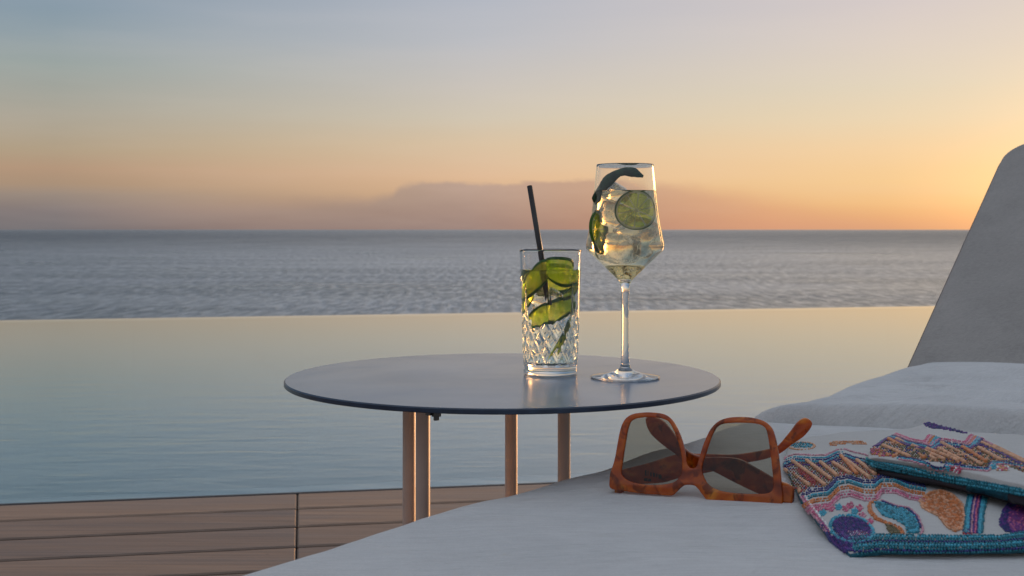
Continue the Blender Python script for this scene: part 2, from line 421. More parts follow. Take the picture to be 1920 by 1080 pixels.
def milky(m_, fac):
    t = NT(m_.node_tree); g = [n for n in t.n if n.type == 'BSDF_GLASS'][0]
    tl = t.new('ShaderNodeBsdfTranslucent'); tl.inputs[0].default_value = (0.95, 0.95, 0.92, 1)
    df = t.new('ShaderNodeBsdfDiffuse'); df.inputs[0].default_value = (0.9, 0.9, 0.88, 1)
    a = t.new('ShaderNodeMixShader'); a.inputs[0].default_value = 0.4; t.l.new(tl.outputs[0], a.inputs[1]); t.l.new(df.outputs[0], a.inputs[2])
    mx = t.new('ShaderNodeMixShader')
    t.put(mx.inputs[0], t.rng(t.noise(obj_co(t), 110, 4, 0.7), 0.42, 0.70, 0.02, fac)); t.l.new(g.outputs[0], mx.inputs[1]); t.l.new(a.outputs[0], mx.inputs[2])
    t.l.new(mx.outputs[0], t.n['Material Output'].inputs[0])
milky(M['ice'], 0.55); milky(M['ice_air'], 0.25)
M['bubble'] = glass_mat('bubble', 0.78, (1, 1, 1))
M['straw'] = simple('black_paper_straw', (0.022, 0.018, 0.016), 0.45, nscale=80, namp=0.3)

def translucent(name, c1, c2, scale=200, tr=0.55, rough=0.35, tcol=None, stretch=(1, 1, 1), detail=4, see=0.0):
    m_, t, p = mat(name)
    f = t.noise(t.mapping(obj_co(t), stretch), scale, detail, 0.6)
    colr = t.mix(t.rng(f, 0.3, 0.7), (*c1, 1), (*c2, 1))
    t.put(p.inputs['Base Color'], colr); pset(p, Roughness=rough)
    tl = t.new('ShaderNodeBsdfTranslucent')
    t.put(tl.inputs[0], colr if tcol is None else t.mix(0.6, colr, (*tcol, 1)))
    mx = t.new('ShaderNodeMixShader'); mx.inputs[0].default_value = tr
    t.l.new(p.outputs[0], mx.inputs[1]); t.l.new(tl.outputs[0], mx.inputs[2])
    outp = mx.outputs[0]
    if see:
        tp_ = t.new('ShaderNodeBsdfTransparent'); t.put(tp_.inputs[0], colr)
        m2 = t.new('ShaderNodeMixShader'); m2.inputs[0].default_value = see
        t.l.new(outp, m2.inputs[1]); t.l.new(tp_.outputs[0], m2.inputs[2]); outp = m2.outputs[0]
    t.l.new(outp, t.n['Material Output'].inputs[0])
    return m_
M['lime_pulp'] = translucent('lime_pulp', (0.86, 0.93, 0.40), (0.97, 0.98, 0.62), 500, 0.85, 0.25, see=0.88)
M['lime_pith'] = translucent('lime_pith', (0.95, 0.97, 0.75), (0.98, 0.99, 0.85), 300, 0.8, 0.5, see=0.6)
M['lime_peel'] = translucent('lime_peel', (0.08, 0.20, 0.03), (0.16, 0.34, 0.05), 400, 0.5, 0.3, see=0.25)
M['cuke_flesh'] = translucent('cucumber_flesh', (0.70, 0.86, 0.17), (1.0, 0.97, 0.45), 110, 0.8, 0.3, stretch=(1, 1, .5), see=0.72)
M['cuke_peel'] = translucent('cucumber_peel', (0.02, 0.10, 0.015), (0.06, 0.22, 0.03), 160, 0.4, 0.28)
M['peel_dark'] = translucent('dark_green_peel', (0.008, 0.032, 0.010), (0.028, 0.085, 0.025), 120, 0.2, 0.5)

def tortoise_mat():
    m_, t, p = mat('tortoiseshell_acetate')
    oc = obj_co(t)
    f1 = t.noise(t.mapping(oc, (1, 1, 1.4)), 48, 2, 0.5, 0.8)
    f2 = t.noise(t.mapping(oc, (1.3, 1, 1), loc=(3, 1, 2)), 70, 3, 0.5, 0.8)
    col = t.ramp(f1, [(0.28, (0.24, 0.038, 0.006, 1)), (0.42, (0.56, 0.10, 0.008, 1)), (0.6, (0.70, 0.17, 0.012, 1)), (0.72, (0.95, 0.38, 0.04, 1))])
    col = t.mix(t.rng(f2, 0.54, 0.68, 0, 0.75), col, (0.14, 0.022, 0.004, 1))
    t.put(p.inputs['Base Color'], col)
    pset(p, Roughness=0.10, Coat_Weight=1.0, Coat_Roughness=0.03)
    tl = t.new('ShaderNodeBsdfTranslucent'); t.put(tl.inputs[0], col)
    mx = t.new('ShaderNodeMixShader'); mx.inputs[0].default_value = 0.45
    t.l.new(p.outputs[0], mx.inputs[1]); t.l.new(tl.outputs[0], mx.inputs[2]); t.l.new(mx.outputs[0], t.n['Material Output'].inputs[0])
    return m_
M['tortoise'] = tortoise_mat()
def lens_mat():
    m_, t, p = mat('brown_grey_lens'); t.n.remove(p)
    sp = t.new('ShaderNodeSeparateXYZ'); t.put(sp.inputs[0], t.new('ShaderNodeTexCoord').outputs['Generated'])
    tr = t.new('ShaderNodeBsdfTransparent'); t.put(tr.inputs[0], t.mix(sp.outputs[2], (0.78, 0.66, 0.53, 1), (0.68, 0.70, 0.67, 1)))
    gl = t.new('ShaderNodeBsdfGlossy'); gl.inputs['Roughness'].default_value = 0.02
    fr = t.new('ShaderNodeFresnel'); fr.inputs[0].default_value = 1.5
    mx = t.new('ShaderNodeMixShader'); t.put(mx.inputs[0], fr.outputs[0]); t.l.new(tr.outputs[0], mx.inputs[1]); t.l.new(gl.outputs[0], mx.inputs[2])
    t.l.new(mx.outputs[0], t.n['Material Output'].inputs[0])
    return m_
M['lens'] = lens_mat()
M['print'] = simple('dark_print', (0.012, 0.008, 0.006), 0.5)
M['pouch'] = fabric_mat('cream_cotton', (0.62, 0.60, 0.56), weave=900, amp=0.08)
M['trim'] = simple('teal_bound_edge', (0.012, 0.12, 0.17), 0.6, nscale=200, namp=0.4, bump=0.5, bscale=700, bdist=0.001)
M['gap_shade'] = simple('dark_gap_shade', (0.03, 0.025, 0.03), 0.9)  # near-black colour standing in for the shade under the upper pouch
BEADC = dict(teal=(0.012, 0.17, 0.22), turq=(0.06, 0.38, 0.50), navy=(0.03, 0.035, 0.17), purple=(0.10, 0.03, 0.22), pink=(0.62, 0.13, 0.24),
             rose=(0.62, 0.30, 0.36), orange=(0.62, 0.20, 0.06), peach=(0.70, 0.36, 0.20), white=(0.75, 0.72, 0.7), red=(0.40, 0.05, 0.06), olive=(0.16, 0.13, 0.06), grey=(0.12, 0.11, 0.12), plum=(0.25, 0.04, 0.2), rust=(0.28, 0.09, 0.03))
BN = list(BEADC)
for k in BN: M['b_' + k] = simple('bead_' + k, BEADC[k], 0.22, nscale=300, namp=0.3)
BMATS = [M['b_' + k] for k in BN]

# ------------------------------------------------------------------ setting
EA = R(10.2)
E = Vector((math.cos(EA), math.sin(EA), 0)); N = Vector((-math.sin(EA), math.cos(EA), 0)); UP = Vector((0, 0, 1))
QD = 2.765      # deck edge
FS = 0.034     # the far edge is not quite parallel to the deck
QF = 8.88       # far pool edge
WZ = -0.04
def en(e, q, z=0.0): return E * e + N * q + UP * z

S = 90000.0
so = mobj('sea', [(-S, -2000, -30), (S, -2000, -30), (S, S, -30), (-S, S, -30)], [(0, 1, 2, 3)], M['sea'], smooth=False)
tag(so, kind='structure')

# headland under the pool terrace
hb = MB()
nx, ny = 28, 18
vs = []
for j in range(ny):
    for i in range(nx):
        e = lerp(-30, 30, i / (nx - 1)); q = lerp(-30, 8.2, j / (ny - 1))
        z = -2.2 if (1 < i < nx - 2 and j < ny - 2) else -30.5
        if z > -20: z += 0.3 * fbm(e * .4, q * .4) - 0.2
        vs.append(en(e, q + (0.4 * fbm(e, 3) if j == ny - 1 else 0), z))
fs = [(j * nx + i, j * nx + i + 1, (j + 1) * nx + i + 1, (j + 1) * nx + i) for j in range(ny - 1) for i in range(nx - 1)]
hb.add(vs, fs)
tag(hb.build('terrain', M['rock']), kind='structure')

pb = MB()
pb.add([en(-16, QD - .2, -1.3), en(18, QD - .2, -1.3), en(18, QF + 18 * FS + .02, -1.3), en(-16, QF - 16 * FS + .02, -1.3)], [(0, 1, 2, 3)])
pb.box(en(-16, QF - 16 * FS - .015, -2.6), E * 34 + N * 34 * FS, N * 0.16, UP * (2.6 + WZ - 0.004))      # infinity weir
pb.box(en(-16, QD - .16, -2.6), E * 34, N * 0.15, UP * (2.6 - .12))
pb.box(en(-16.2, QD - .2, -2.6), E * .2, N * (QF - 16 * FS - QD + .35), UP * 2.6)
pb.box(en(18, QD - .2, -2.6), E * .2, N * (QF + 18 * FS - QD + .35), UP * 2.6)
tag(pb.build('pool_basin', M['tile'], smooth=False), kind='structure')
wv = MB()
wv.add([en(-16, QD - .01, WZ), en(18, QD - .01, WZ), en(18, QF + 18 * FS + .13, WZ), en(-16, QF - 16 * FS + .13, WZ)], [(0, 1, 2, 3)])
tag(wv.build('pool_water', M['water'], smooth=False), kind='structure')

# deck boards, each with its own colour value
def build_deck():
    vs, fs, colr = [], [], []
    pitch, gap, joint = 0.156, 0.014, -0.009
    rows = 34
    for r_ in range(rows):
        q1 = QD - r_ * pitch; q0 = q1 - pitch + gap
        e = joint - 2.4 * 4
        while e < 11:
            a, b = e + 0.0012, e + 2.4 - 0.0012
            dz = random.uniform(-.0004, .0004); cr = (random.random(), random.random(), random.random(), 1)
            base = len(vs); bv = 0.003
            ring = lambda ins, z: [en(a + ins, q0 + ins, z), en(b - ins, q0 + ins, z), en(b - ins, q1 - ins, z), en(a + ins, q1 - ins, z)]
            vs.extend(ring(0, -.026)); vs.extend(ring(0, -bv + dz)); vs.extend(ring(bv, dz))
            F_ = [(0, 3, 2, 1)]
            for L in (0, 4):
                for k in range(4): F_.append((L + k, L + (k + 1) % 4, L + 4 + (k + 1) % 4, L + 4 + k))
            F_.append((8, 9, 10, 11))
            fs.extend([tuple(base + x for x in f) for f in F_]); colr.extend([cr] * 12)
            e += 2.4
    o = mobj('deck', vs, fs, M['wood'], smooth=False)
    at = o.data.color_attributes.new('board', 'FLOAT_COLOR', 'POINT')
    for i, c_ in enumerate(colr): at.data[i].color = c_
    tag(o, kind='structure')
    ub = MB(); ub.box(en(-10, QD - rows * 0.156, -.09), E * 22, N * (rows * .156 - .02), UP * .06)
    tag(ub.build('deck_subframe', M['rubber'], smooth=False), kind='structure')
    tb = MB(); tb.box(en(-10, QD + .001, -.16), E * 22, N * .013, UP * (.16 + .0006))
    tag(tb.build('deck_edge_trim', simple('dark_timber_trim', (0.03, 0.024, 0.022), 0.5, nscale=20, namp=.3), smooth=False), kind='structure')
build_deck()

# ------------------------------------------------------------------ sun lounger
LO = Vector((0.640, 1.92, 0)); U = Vector((0.571, 0.821, 0)).normalized(); V = Vector((U.y, -U.x, 0))
LW = 0.76; S0, S1 = -1.62, 0.06; SC = -0.555
def st_of(p):
    r = Vector((p[0], p[1], 0)) - LO; return r.dot(U), r.dot(V)
EDGE = [(-1.62, -.03), (-1.50, -.070), (-1.38, -.078), (-1.19, -.083), (-1.06, -.078), (-.98, -.071), (-.91, -.060), (-.75, -.056), (-.58, -.058), (-.545, -.040), (-.50, -.012), (-.44, -.006), (-.27, -.018), (.06, -.008)]
def edge_t(s):
    for (a, ta), (b, tb) in zip(EDGE, EDGE[1:]):
        if s <= b: return lerp(ta, tb, sm(a, b, s))
    return EDGE[-1][1]
def zbase(s, t):
    """height of the cushion top without the rolled edges"""
    d = s - SC - 0.012 * math.sin(t * 4.0)
    crown = 1 - ((t - 0.38) / 0.40) ** 2
    # long soft folds
    z = 0.376 + 0.0052 * fbm(s * 3.2, t * 2.6, 1.3) + 0.0016 * fbm(s * 9 + t * 3, t * 3.0, 5.1)
    z += 0.006 * crown
    if d > -.012:
        k = sm(-.010, .016, d)
        z += k * (0.014 + 0.014 * crown)
        fan = d - .08 * sm(0, .14, t) + .07 * sm(.12, .34, t)
        a_ = sm(0.03, .07, d) * (1 - sm(.46, .56, d)) * sm(.012, .07, t)
        x_ = 46 * fan + 1.2 + 2.0 * fbm(t * 4, d * 3, 8); z += a_ * sm(.02, .10, t) * .0052 * (math.sin(x_) + .38 * math.sin(2 * x_)) * (1 - .6 * sm(.3, .6, t))
        for c0, w_, dp, t1 in ((.035, .006, .0050, .45), (.062, .005, .0035, .30), (.105, .008, .0050, .75), (.150, .006, .0032, .35), (.205, .010, .0045, .8), (.270, .007, .0030, .5), (.345, .010, .0035, .7)):
            q_ = (fan - c0 - .006 * fbm(t * 6, c0 * 40)) / w_
            if abs(q_) < 4: z -= a_ * 1.5 * dp * math.exp(-q_ * q_ * (1 if q_ < 0 else .25)) * (1 - sm(t1 * .5, t1, t))
    else:
        z += 0.0012 * math.sin(60 * d + 4 * t) * sm(-.35, -.02, d)
    z -= 0.028 * math.exp(-((d + .002) / 0.010) ** 2) * sm(-.05, .03, t)
    return z
def ztop(s, t):
    te_ = edge_t(s); rr = 0.055
    z = zbase(s, t)
    a = t - te_
    if a < rr: z -= 0.040 * (1 - math.sqrt(max(0.0, 1 - ((rr - a) / rr) ** 2)))
    return z
def hit(px, py, dz=0.0):
    """point where a photo pixel's line of sight meets the cushion top (raised by dz)"""
    r = ray(px, py); a, b = 0.55, 2.6
    f = lambda d: (CAMZ + r.z * d) - (ztop(*st_of((r.x * d, d, 0))) + dz)
    N_ = 160; pa = a; fa = f(a)
    for i in range(1, N_ + 1):
        d = lerp(a, b, i / N_); fb = f(d)
        if fa > 0 >= fb:
            lo, hi = pa, d
            for _ in range(24):
                mid = (lo + hi) / 2
                if f(mid) > 0: lo = mid
                else: hi = mid
            d = (lo + hi) / 2
            return Vector((r.x * d, d, CAMZ + r.z * d))
        pa, fa = d, fb
    return Pz(px, py, 0.395 + dz)

lounger = empty('sun_lounger', LO + U * -.7 + V * .38)
tag(lounger, 'padded sun lounger with pale canvas cushion and raised taupe backrest beside the round table', 'sun lounger')
def build_cushion():
    ns, nt = 720, 150
    vs, fs = [], []
    tk = 0.105
    for i in range(ns):
        s = lerp(S0, S1, i / (ns - 1)); te_ = edge_t(s)
        ends = 1.0
        de = min(s - S0, 0.09) / 0.09
        dropE = 0.05 * (1 - math.sqrt(max(0, 1 - (1 - de) ** 2)))
        for j in range(nt):
            u = j / (nt - 1); t = lerp(te_, LW, u ** 1.25)
            z = ztop(s, t)
            ar = LW - t
            if ar < .05: z -= .04 * (1 - math.sqrt(max(0, 1 - ((.05 - ar) / .05) ** 2)))
            vs.append(LO + U * s + V * t + UP * (z - dropE))
    # underside ring
    for i in range(ns):
        s = lerp(S0, S1, i / (ns - 1)); te_ = edge_t(s)
        for j in (0, 1, 2, 3):
            t, z = [(te_ + .004, .318), (te_ + .03, .287), (LW - .03, .287), (LW - .004, .318)][j]
            vs.append(LO + U * s + V * t + UP * z)
    b = ns * nt
    for i in range(ns - 1):
        for j in range(nt - 1):
            a = i * nt + j; fs.append((a, a + 1, a + nt + 1, a + nt))
        q = b + i * 4
        fs.append((i * nt, (i + 1) * nt, q + 4, q)); fs.append((q, q + 4, q + 5, q + 1)); fs.append((q + 1, q + 5, q + 6, q + 2)); fs.append((q + 2, q + 6, q + 7, q + 3))
        fs.append((q + 3, q + 7, (i + 1) * nt + nt - 1, i * nt + nt - 1))
    for i in (0, ns - 1):
        fs.append(tuple([i * nt + j for j in range(nt)] + [b + i * 4 + k for k in (3, 2, 1, 0)]))
    o = mobj('cushion', vs, fs, M['cushion']); parent_keep(o, lounger)
build_cushion()
# backrest
REC = R(29.0)
BU = (U * math.cos(REC) + UP * math.sin(REC)); BNRM = (UP * math.cos(REC) - U * math.sin(REC))
BO = LO + UP * 0.372
def build_back():
    Lb, rc, th = 0.885, 0.085, 0.045
    out = []
    # outline in (a = across, l = along) with rounded top corners
    def corner(cx, cl, a0, a1):
        return [(cx + rc * math.cos(lerp(a0, a1, k / 12)), cl + rc * math.sin(lerp(a0, a1, k / 12))) for k in range(13)]
    na, nl = 60, 80
    vs, fs = [], []
    def row_lim(l):
        if l <= Lb - rc: return 0.0
        x = (l - (Lb - rc)) / rc; return rc * (1 - math.sqrt(max(0, 1 - x * x)))
    for side in (0, 1):
        for i in range(nl):
            l = lerp(-0.10, Lb, 1 - (1 - i / (nl - 1)) ** 1.5); inset = row_lim(l)
            for j in range(na):
                x = j / (na - 1); xx = 0.5 - 0.5 * math.cos(math.pi * x)
                a = lerp(inset, LW - inset, xx)
                rim = min(a - inset, LW - inset - a, Lb - l + .0001)
                rim = max(0, rim)
                k = 1 - math.sqrt(max(0, 1 - (1 - min(1, rim / .018)) ** 2))
                h = (0.006 * fbm(a * 3, l * 3, 2) * (side == 0) + .010 * math.sin(math.pi * xx)) * min(1, rim / .1)
                off = (th / 2 * (1 - k * .95) + (h if side == 0 else 0)) * (1 if side == 0 else -1)
                vs.append(BO + V * a + BU * l + BNRM * (off - th / 2 + .01))
    m_ = na * nl
    for i in range(nl - 1):
        for j in range(na - 1):
            a = i * na + j; fs.append((a, a + 1, a + na + 1, a + na)); fs.append((m_ + a, m_ + a + na, m_ + a + na + 1, m_ + a + 1))
        for j in (0, na - 1):
            a = i * na + j; fs.append((a, a + na, m_ + a + na, m_ + a))
    for i in (0, nl - 1):
        for j in range(na - 1):
            a = i * na + j; fs.append((a, a + 1, m_ + a + 1, m_ + a))
    o = mobj('backrest', vs, fs, M['back']); parent_keep(o, lounger)
    # piping along the edge
    pm = MB()
    pts = []
    for i in range(60):
        l = lerp(-.08, Lb, 1 - (1 - i / 59) ** 1.5); pts.append(BO + V * (row_lim(l) - .001) + BU * l + BNRM * (-th / 2 + .01))
    p2 = [BO + V * (LW - row_lim(l_) + .001) + BU * l_ + BNRM * (-th / 2 + .01) for l_ in [lerp(-.08, Lb, 1 - (1 - i / 59) ** 1.5) for i in range(60)]]
    pm.tube(pts + p2[::-1], 0.0035, 8)
    pp = pm.build('piping', simple('dark_piping', (0.09, 0.075, 0.065), 0.7)); pp.parent = o
    # prop stay behind
    for a in (.12, LW - .12):
        sm_ = MB(); sm_.tube([BO + V * a + BU * .55 + BNRM * -.045, LO + U * .62 + V * a + UP * .27], .009, 10)
        ob = sm_.build('backrest_stay', M['frame']); parent_keep(ob, lounger)
build_back()
fr = MB()
def pr(s, t, z): return LO + U * s + V * t + UP * z
for t0 in (.02, LW - .06): fr.box(pr(S0 + .02, t0, .235), U * (1.62 + .72), V * .04, UP * .045)
for s0 in (S0 + .02, -.6, .66): fr.box(pr(s0, .0605, .238), U * .04, V * (LW - .121), UP * .04)
o = fr.build('frame', M['frame'], smooth=False); bevel_mod(o, .004); parent_keep(o, lounger)
for s0 in (S0 + .12, .5):
    for t0 in (.025, LW - .055):
        lg = MB(); lg.box(pr(s0, t0, .0), U * .03, V * .03, UP * .234)
        o = lg.build('leg', M['frame'], smooth=False); bevel_mod(o, .003); parent_keep(o, lounger)

# ------------------------------------------------------------------ round side table
TC = Pz(942.5, HY + F * .164 / 1.31, 0.45); TR = 0.2405; TZ = 0.45
table = empty('side_table', (TC.x, TC.y, 0))
tag(table, 'round side table with slate blue top and sand coloured tube legs beside the lounger', 'table')
tb = MB(); th = .0055
prof = [(0, TZ), (TR - .0015, TZ)]
tb.lathe(prof, 160, (TC.x, TC.y, 0), 0)
tb.lathe([(TR - .0015, TZ), (TR, TZ - .0012), (TR, TZ - th + .0008), (TR - .0008, TZ - th), (0, TZ - th)], 160, (TC.x, TC.y, 0), 1)
o = tb.build('tabletop', [M['table'], M['rim']], smooth=True)
bm = bmesh.new(); bm.from_mesh(o.data); bmesh.ops.remove_doubles(bm, verts=bm.verts, dist=1e-6); bm.to_mesh(o.data); bm.free()
for e_ in o.data.edges: pass
md = o.modifiers.new('split', 'EDGE_SPLIT'); md.split_angle = R(30)
parent_keep(o, table)
legs = [(793, 1.225, .0148), (767, 1.335, .0147), (958.5, 1.395, .0147), (1057.5, 1.275, .0137)]
lp = []
for px, d, D in legs:
    x = (px - 960) / F * d; lp.append((x, d))
    lm = MB(); lm.lathe([(0, TZ - th - .0035), (D / 2, TZ - th - .0035), (D / 2, .006), (0, .006)], 32, (x, d, 0))
    o = lm.build('leg', M['leg']); md = o.modifiers.new('split', 'EDGE_SPLIT'); md.split_angle = R(40); parent_keep(o, table)
    fm = MB(); fm.lathe([(0, .008), (D / 2 + .0015, .008), (D / 2 + .002, .0), (0, .0)], 24, (x, d, 0))
    f_ = fm.build('foot_cap', M['rubber'], o)
bk = MB()
cx = sum(p[0] for p in lp) / 4; cyy = sum(p[1] for p in lp) / 4
for x, d in lp:
    v = Vector((x - cx, d - cyy, 0)); n_ = v.cross(UP).normalized() * .012
    bk.box(Vector((cx, cyy, TZ - th - .0035)) - n_ * .9, v, n_ * 1.8, UP * .003)
o = bk.build('mounting_bracket', M['leg'], smooth=False); parent_keep(o, table)
bt = MB(); bx_, by_ = (817 - 960) / F * 1.093, 1.093
bt.lathe([(0, TZ - th), (.0044, TZ - th), (.0044, TZ - th - .0052), (.0026, TZ - th - .0056), (.0026, TZ - th - .0088), (0, TZ - th - .0088)], 6, (bx_ + .0006, by_, 0))
bt.lathe([(0, TZ - th), (.0030, TZ - th), (.0030, TZ - th - .0042), (0, TZ - th - .0042)], 6, (bx_ - .0066, by_ + .001, 0))
o = bt.build('bolt', M['bolt'], smooth=False); parent_keep(o, table)

# ------------------------------------------------------------------ highball glass
HC = Vector((0.0437, 1.328, TZ + .0004))
tumbler = empty('highball_glass', HC)
tag(tumbler, 'tall cut crystal glass of cucumber drink with a black straw on the table', 'glass')
def tum_R(z): return lerp(.0306, .0352, z / .141)
def build_tumbler():
    n = 300; rows = []
    vs, fs = [], []
    def groove(th_, z):
        fade = sm(.010, .013, z) * (1 - sm(.060, .068, z))
        k = 14; g = 0
        for sgn in (1, -1):
            x = (th_ / (2 * math.pi) * k + sgn * z / .026) % 1.0
            dd = abs(x - .5) * 2
            wv_ = .50
            g = max(g, max(0, 1 - dd / wv_))
            x2 = (th_ / (2 * math.pi) * k * 2 + sgn * z / .017) % 1.0
            pass
        # long pointed flutes rising from the cuts
        xf = (th_ / (2 * math.pi) * 7 + .38) % 1.0; df = abs(xf - .5) * 2
        wf = .16 * (1 - sm(.07, .115, z)); gf = max(0, 1 - df / max(.001, wf)) * sm(.055, .065, z) * (z < .115)
        return max(g * fade, gf * .9)
    prof = []
    zs = [0.0, .0006, .002, .004, .0065, .008] + [.0095 + i * (.075 - .0095) / 110 for i in range(111)] + [.075 + i * (.1385 - .075) / 36 for i in range(1, 37)]
    for z in zs:
        ring = []
        for k in range(n):
            a = 2 * math.pi * k / n
            r_ = tum_R(z)
            if z < .002: r_ -= .002 * (1 - z / .002) ** 2
            if .0062 < z < .0085: r_ -= .0004
            r_ -= .0024 * groove(a, z)
            ring.append((r_ * math.cos(a), r_ * math.sin(a), z))
        rows.append(ring)
    rt = tum_R(.141)
    for r_, z in [(rt, .1395), (rt - .0004, .1406), (rt - .0011, .1410), (rt - .0018, .1406), (rt - .0022, .1395)]:
        rows.append([(r_ * math.cos(2 * math.pi * k / n), r_ * math.sin(2 * math.pi * k / n), z) for k in range(n)])
    for i in range(40):
        z = lerp(.137, .0155, i / 39); r_ = tum_R(z) - lerp(.0022, .0036, sm(.10, .06, z) if False else sm(0, 1, (.11 - z) / .05))
        rows.append([(r_ * math.cos(2 * math.pi * k / n), r_ * math.sin(2 * math.pi * k / n), z) for k in range(n)])
    for r_, z in [(.0255, .0128), (.021, .0112), (.012, .0108)]:
        rows.append([(r_ * math.cos(2 * math.pi * k / n), r_ * math.sin(2 * math.pi * k / n), z) for k in range(n)])
    for row in rows: vs += row
    for i in range(len(rows) - 1):
        for k in range(n):
            k2 = (k + 1) % n; fs.append((i * n + k, i * n + k2, (i + 1) * n + k2, (i + 1) * n + k))
    b = len(vs); vs.append((0, 0, .0108)); vs.append((0, 0, .0012))
    L = (len(rows) - 1) * n
    for k in range(n):
        fs.append((L + k, L + (k + 1) % n, b)); fs.append((k, b + 1, (k + 1) % n))
    o = mobj('glass_body', vs, fs, M['glass'], tumbler)
build_tumbler()
lq = MB()
LV1 = .1175
prof = [(0, .0112)] + [(.0118, .0112), (.0208, .0116), (.0253, .0132)]
for i in range(30):
    z = lerp(.0155, LV1, i / 29); prof.append((tum_R(z) - lerp(.0022, .0036, sm(0, 1, (.11 - z) / .05)) + .00025, z))
prof += [(prof[-1][0] + .0002, LV1 + .0008), (prof[-1][0] - .002, LV1), (0, LV1 - .0003)]
lq.lathe(prof, 96, HC)
tag(lq.build('drink', M['liquid2']), 'clear sparkling drink filling the cut crystal glass', 'drink')

# straw
sp0 = Pd(1030, 572, 1.3025); sp1 = Pd(993, 349, 1.345)
def straw():
    v, f = [], []
    m_ = MB(); d = (sp1 - sp0).normalized()
    a = d.orthogonal().normalized(); b = d.cross(a); n = 20
    vs = []
    for (p, r_) in [(sp0, .0031), (sp1, .0031), (sp1, .0026), (sp0, .0026)]:
        vs += [p + (a * math.cos(2 * math.pi * k / n) + b * math.sin(2 * math.pi * k / n)) * r_ for k in range(n)]
    fs = []
    for i in range(4):
        for k in range(n): fs.append((i * n + k, i * n + (k + 1) % n, ((i + 1) % 4) * n + (k + 1) % n, ((i + 1) % 4) * n + k))
    m_.add(vs, fs); return m_.build('straw', M['straw'])
o = straw(); tag(o, 'thin black straw leaning left out of the cut crystal glass', 'straw')

def ribbon(name, th0, th1, z0, z1, rad0, rad1, wdt, thick, tilt, mats, wave=0.0, n=40, peel=.13):
    """a long cucumber slice curved inside a glass; peel along both long edges"""
    cross = [(-.5, 0), (-.5 + peel, 0), (0, 0), (.5 - peel, 0), (.5, 0)]
    vs, fs, idx = [], [], []
    for i in range(n):
        u = i / (n - 1); a = lerp(th0, th1, u); z = lerp(z0, z1, u) + wave * math.sin(u * 5.0)
        rr = lerp(rad0, rad1, u); ww = wdt * (math.sin(math.pi * min(1, max(0, .08 + u * .84))) ** .35)
        rad = Vector((math.cos(a), math.sin(a), 0))
        up = (UP * math.cos(tilt) + rad * math.sin(tilt))
        nr = (rad * math.cos(tilt) - UP * math.sin(tilt))
        c_ = HC + rad * rr + UP * z
        for side in (1, -1):
            for (q, _) in cross: vs.append(c_ + up * (q * ww) + nr * (thick / 2 * side * (1 - .5 * (abs(q) > .45))))
    for i in range(n - 1):
        b = i * 10; c2 = b + 10
        for k in range(4):
            mi = 1 if k in (0, 3) else 0
            fs.append((b + k, b + k + 1, c2 + k + 1, c2 + k)); idx.append(mi)
            fs.append((b + 5 + k, c2 + 5 + k, c2 + 6 + k, b + 6 + k)); idx.append(mi)
        fs.append((b, c2, c2 + 5, b + 5)); idx.append(1)
        fs.append((b + 4, b + 9, c2 + 9, c2 + 4)); idx.append(1)
    for b in (0, (n - 1) * 10):
        for k in range(4): fs.append((b + k, b + k + 1, b + 6 + k, b + 5 + k)); idx.append(1 if k in (0, 3) else 0)
    return mobj(name, vs, fs, mats, idx=idx)
CM = [M['cuke_flesh'], M['cuke_peel']]
D_ = math.radians
GRP = 'cucumber slices in the drink'
o = ribbon('cucumber_slice', D_(206), D_(338), .060, .083, .0232, .0236, .026, .0022, D_(4), CM, .001)
tag(o, 'long curved cucumber slice with dark peel edges lying across the middle of the crystal glass', 'cucumber slice', GRP)
o = ribbon('cucumber_slice', D_(258), D_(352), .121, .112, .0242, .0240, .034, .002, D_(10), CM, -.001, peel=.10)
tag(o, 'cucumber slice curled under the rim at the right of the crystal glass', 'cucumber slice', GRP)
o = ribbon('cucumber_slice', D_(180), D_(262), .094, .119, .0262, .0232, .036, .0022, D_(-8), CM, 0, peel=.10)
tag(o, 'bright cucumber slice left of the straw near the top of the glass', 'cucumber slice', GRP)
o = ribbon('cucumber_slice', D_(165), D_(20), .098, .112, .022, .024, .036, .0022, D_(8), CM, .002)
tag(o, 'cucumber slice standing against the back wall of the crystal glass', 'cucumber slice', GRP)
o = ribbon('cucumber_slice', D_(172), D_(222), .074, .092, .0255, .0240, .020, .002, D_(0), CM, 0, peel=.10)
tag(o, 'short yellow green cucumber slice at the left wall just above the long slice', 'cucumber slice', GRP)
o = ribbon('cucumber_slice', D_(300), D_(358), .088, .101, .0250, .0250, .013, .002, D_(0), CM, 0, peel=.13)
tag(o, 'short cucumber slice at the right wall between the top slice and the long slice', 'cucumber slice', GRP)
o = ribbon('cucumber_slice', D_(285), D_(338), .026, .080, .0258, .0258, .009, .002, D_(0), CM, 0, peel=.12)
tag(o, 'narrow green cucumber strip slanting down to the base of the glass', 'cucumber slice', GRP)
o = ribbon('cucumber_slice', D_(262), D_(312), .020, .050, .0250, .0250, .007, .002, D_(0), CM, 0, peel=.12)
tag(o, 'short green cucumber sliver standing in the diamond cuts', 'cucumber slice', GRP)

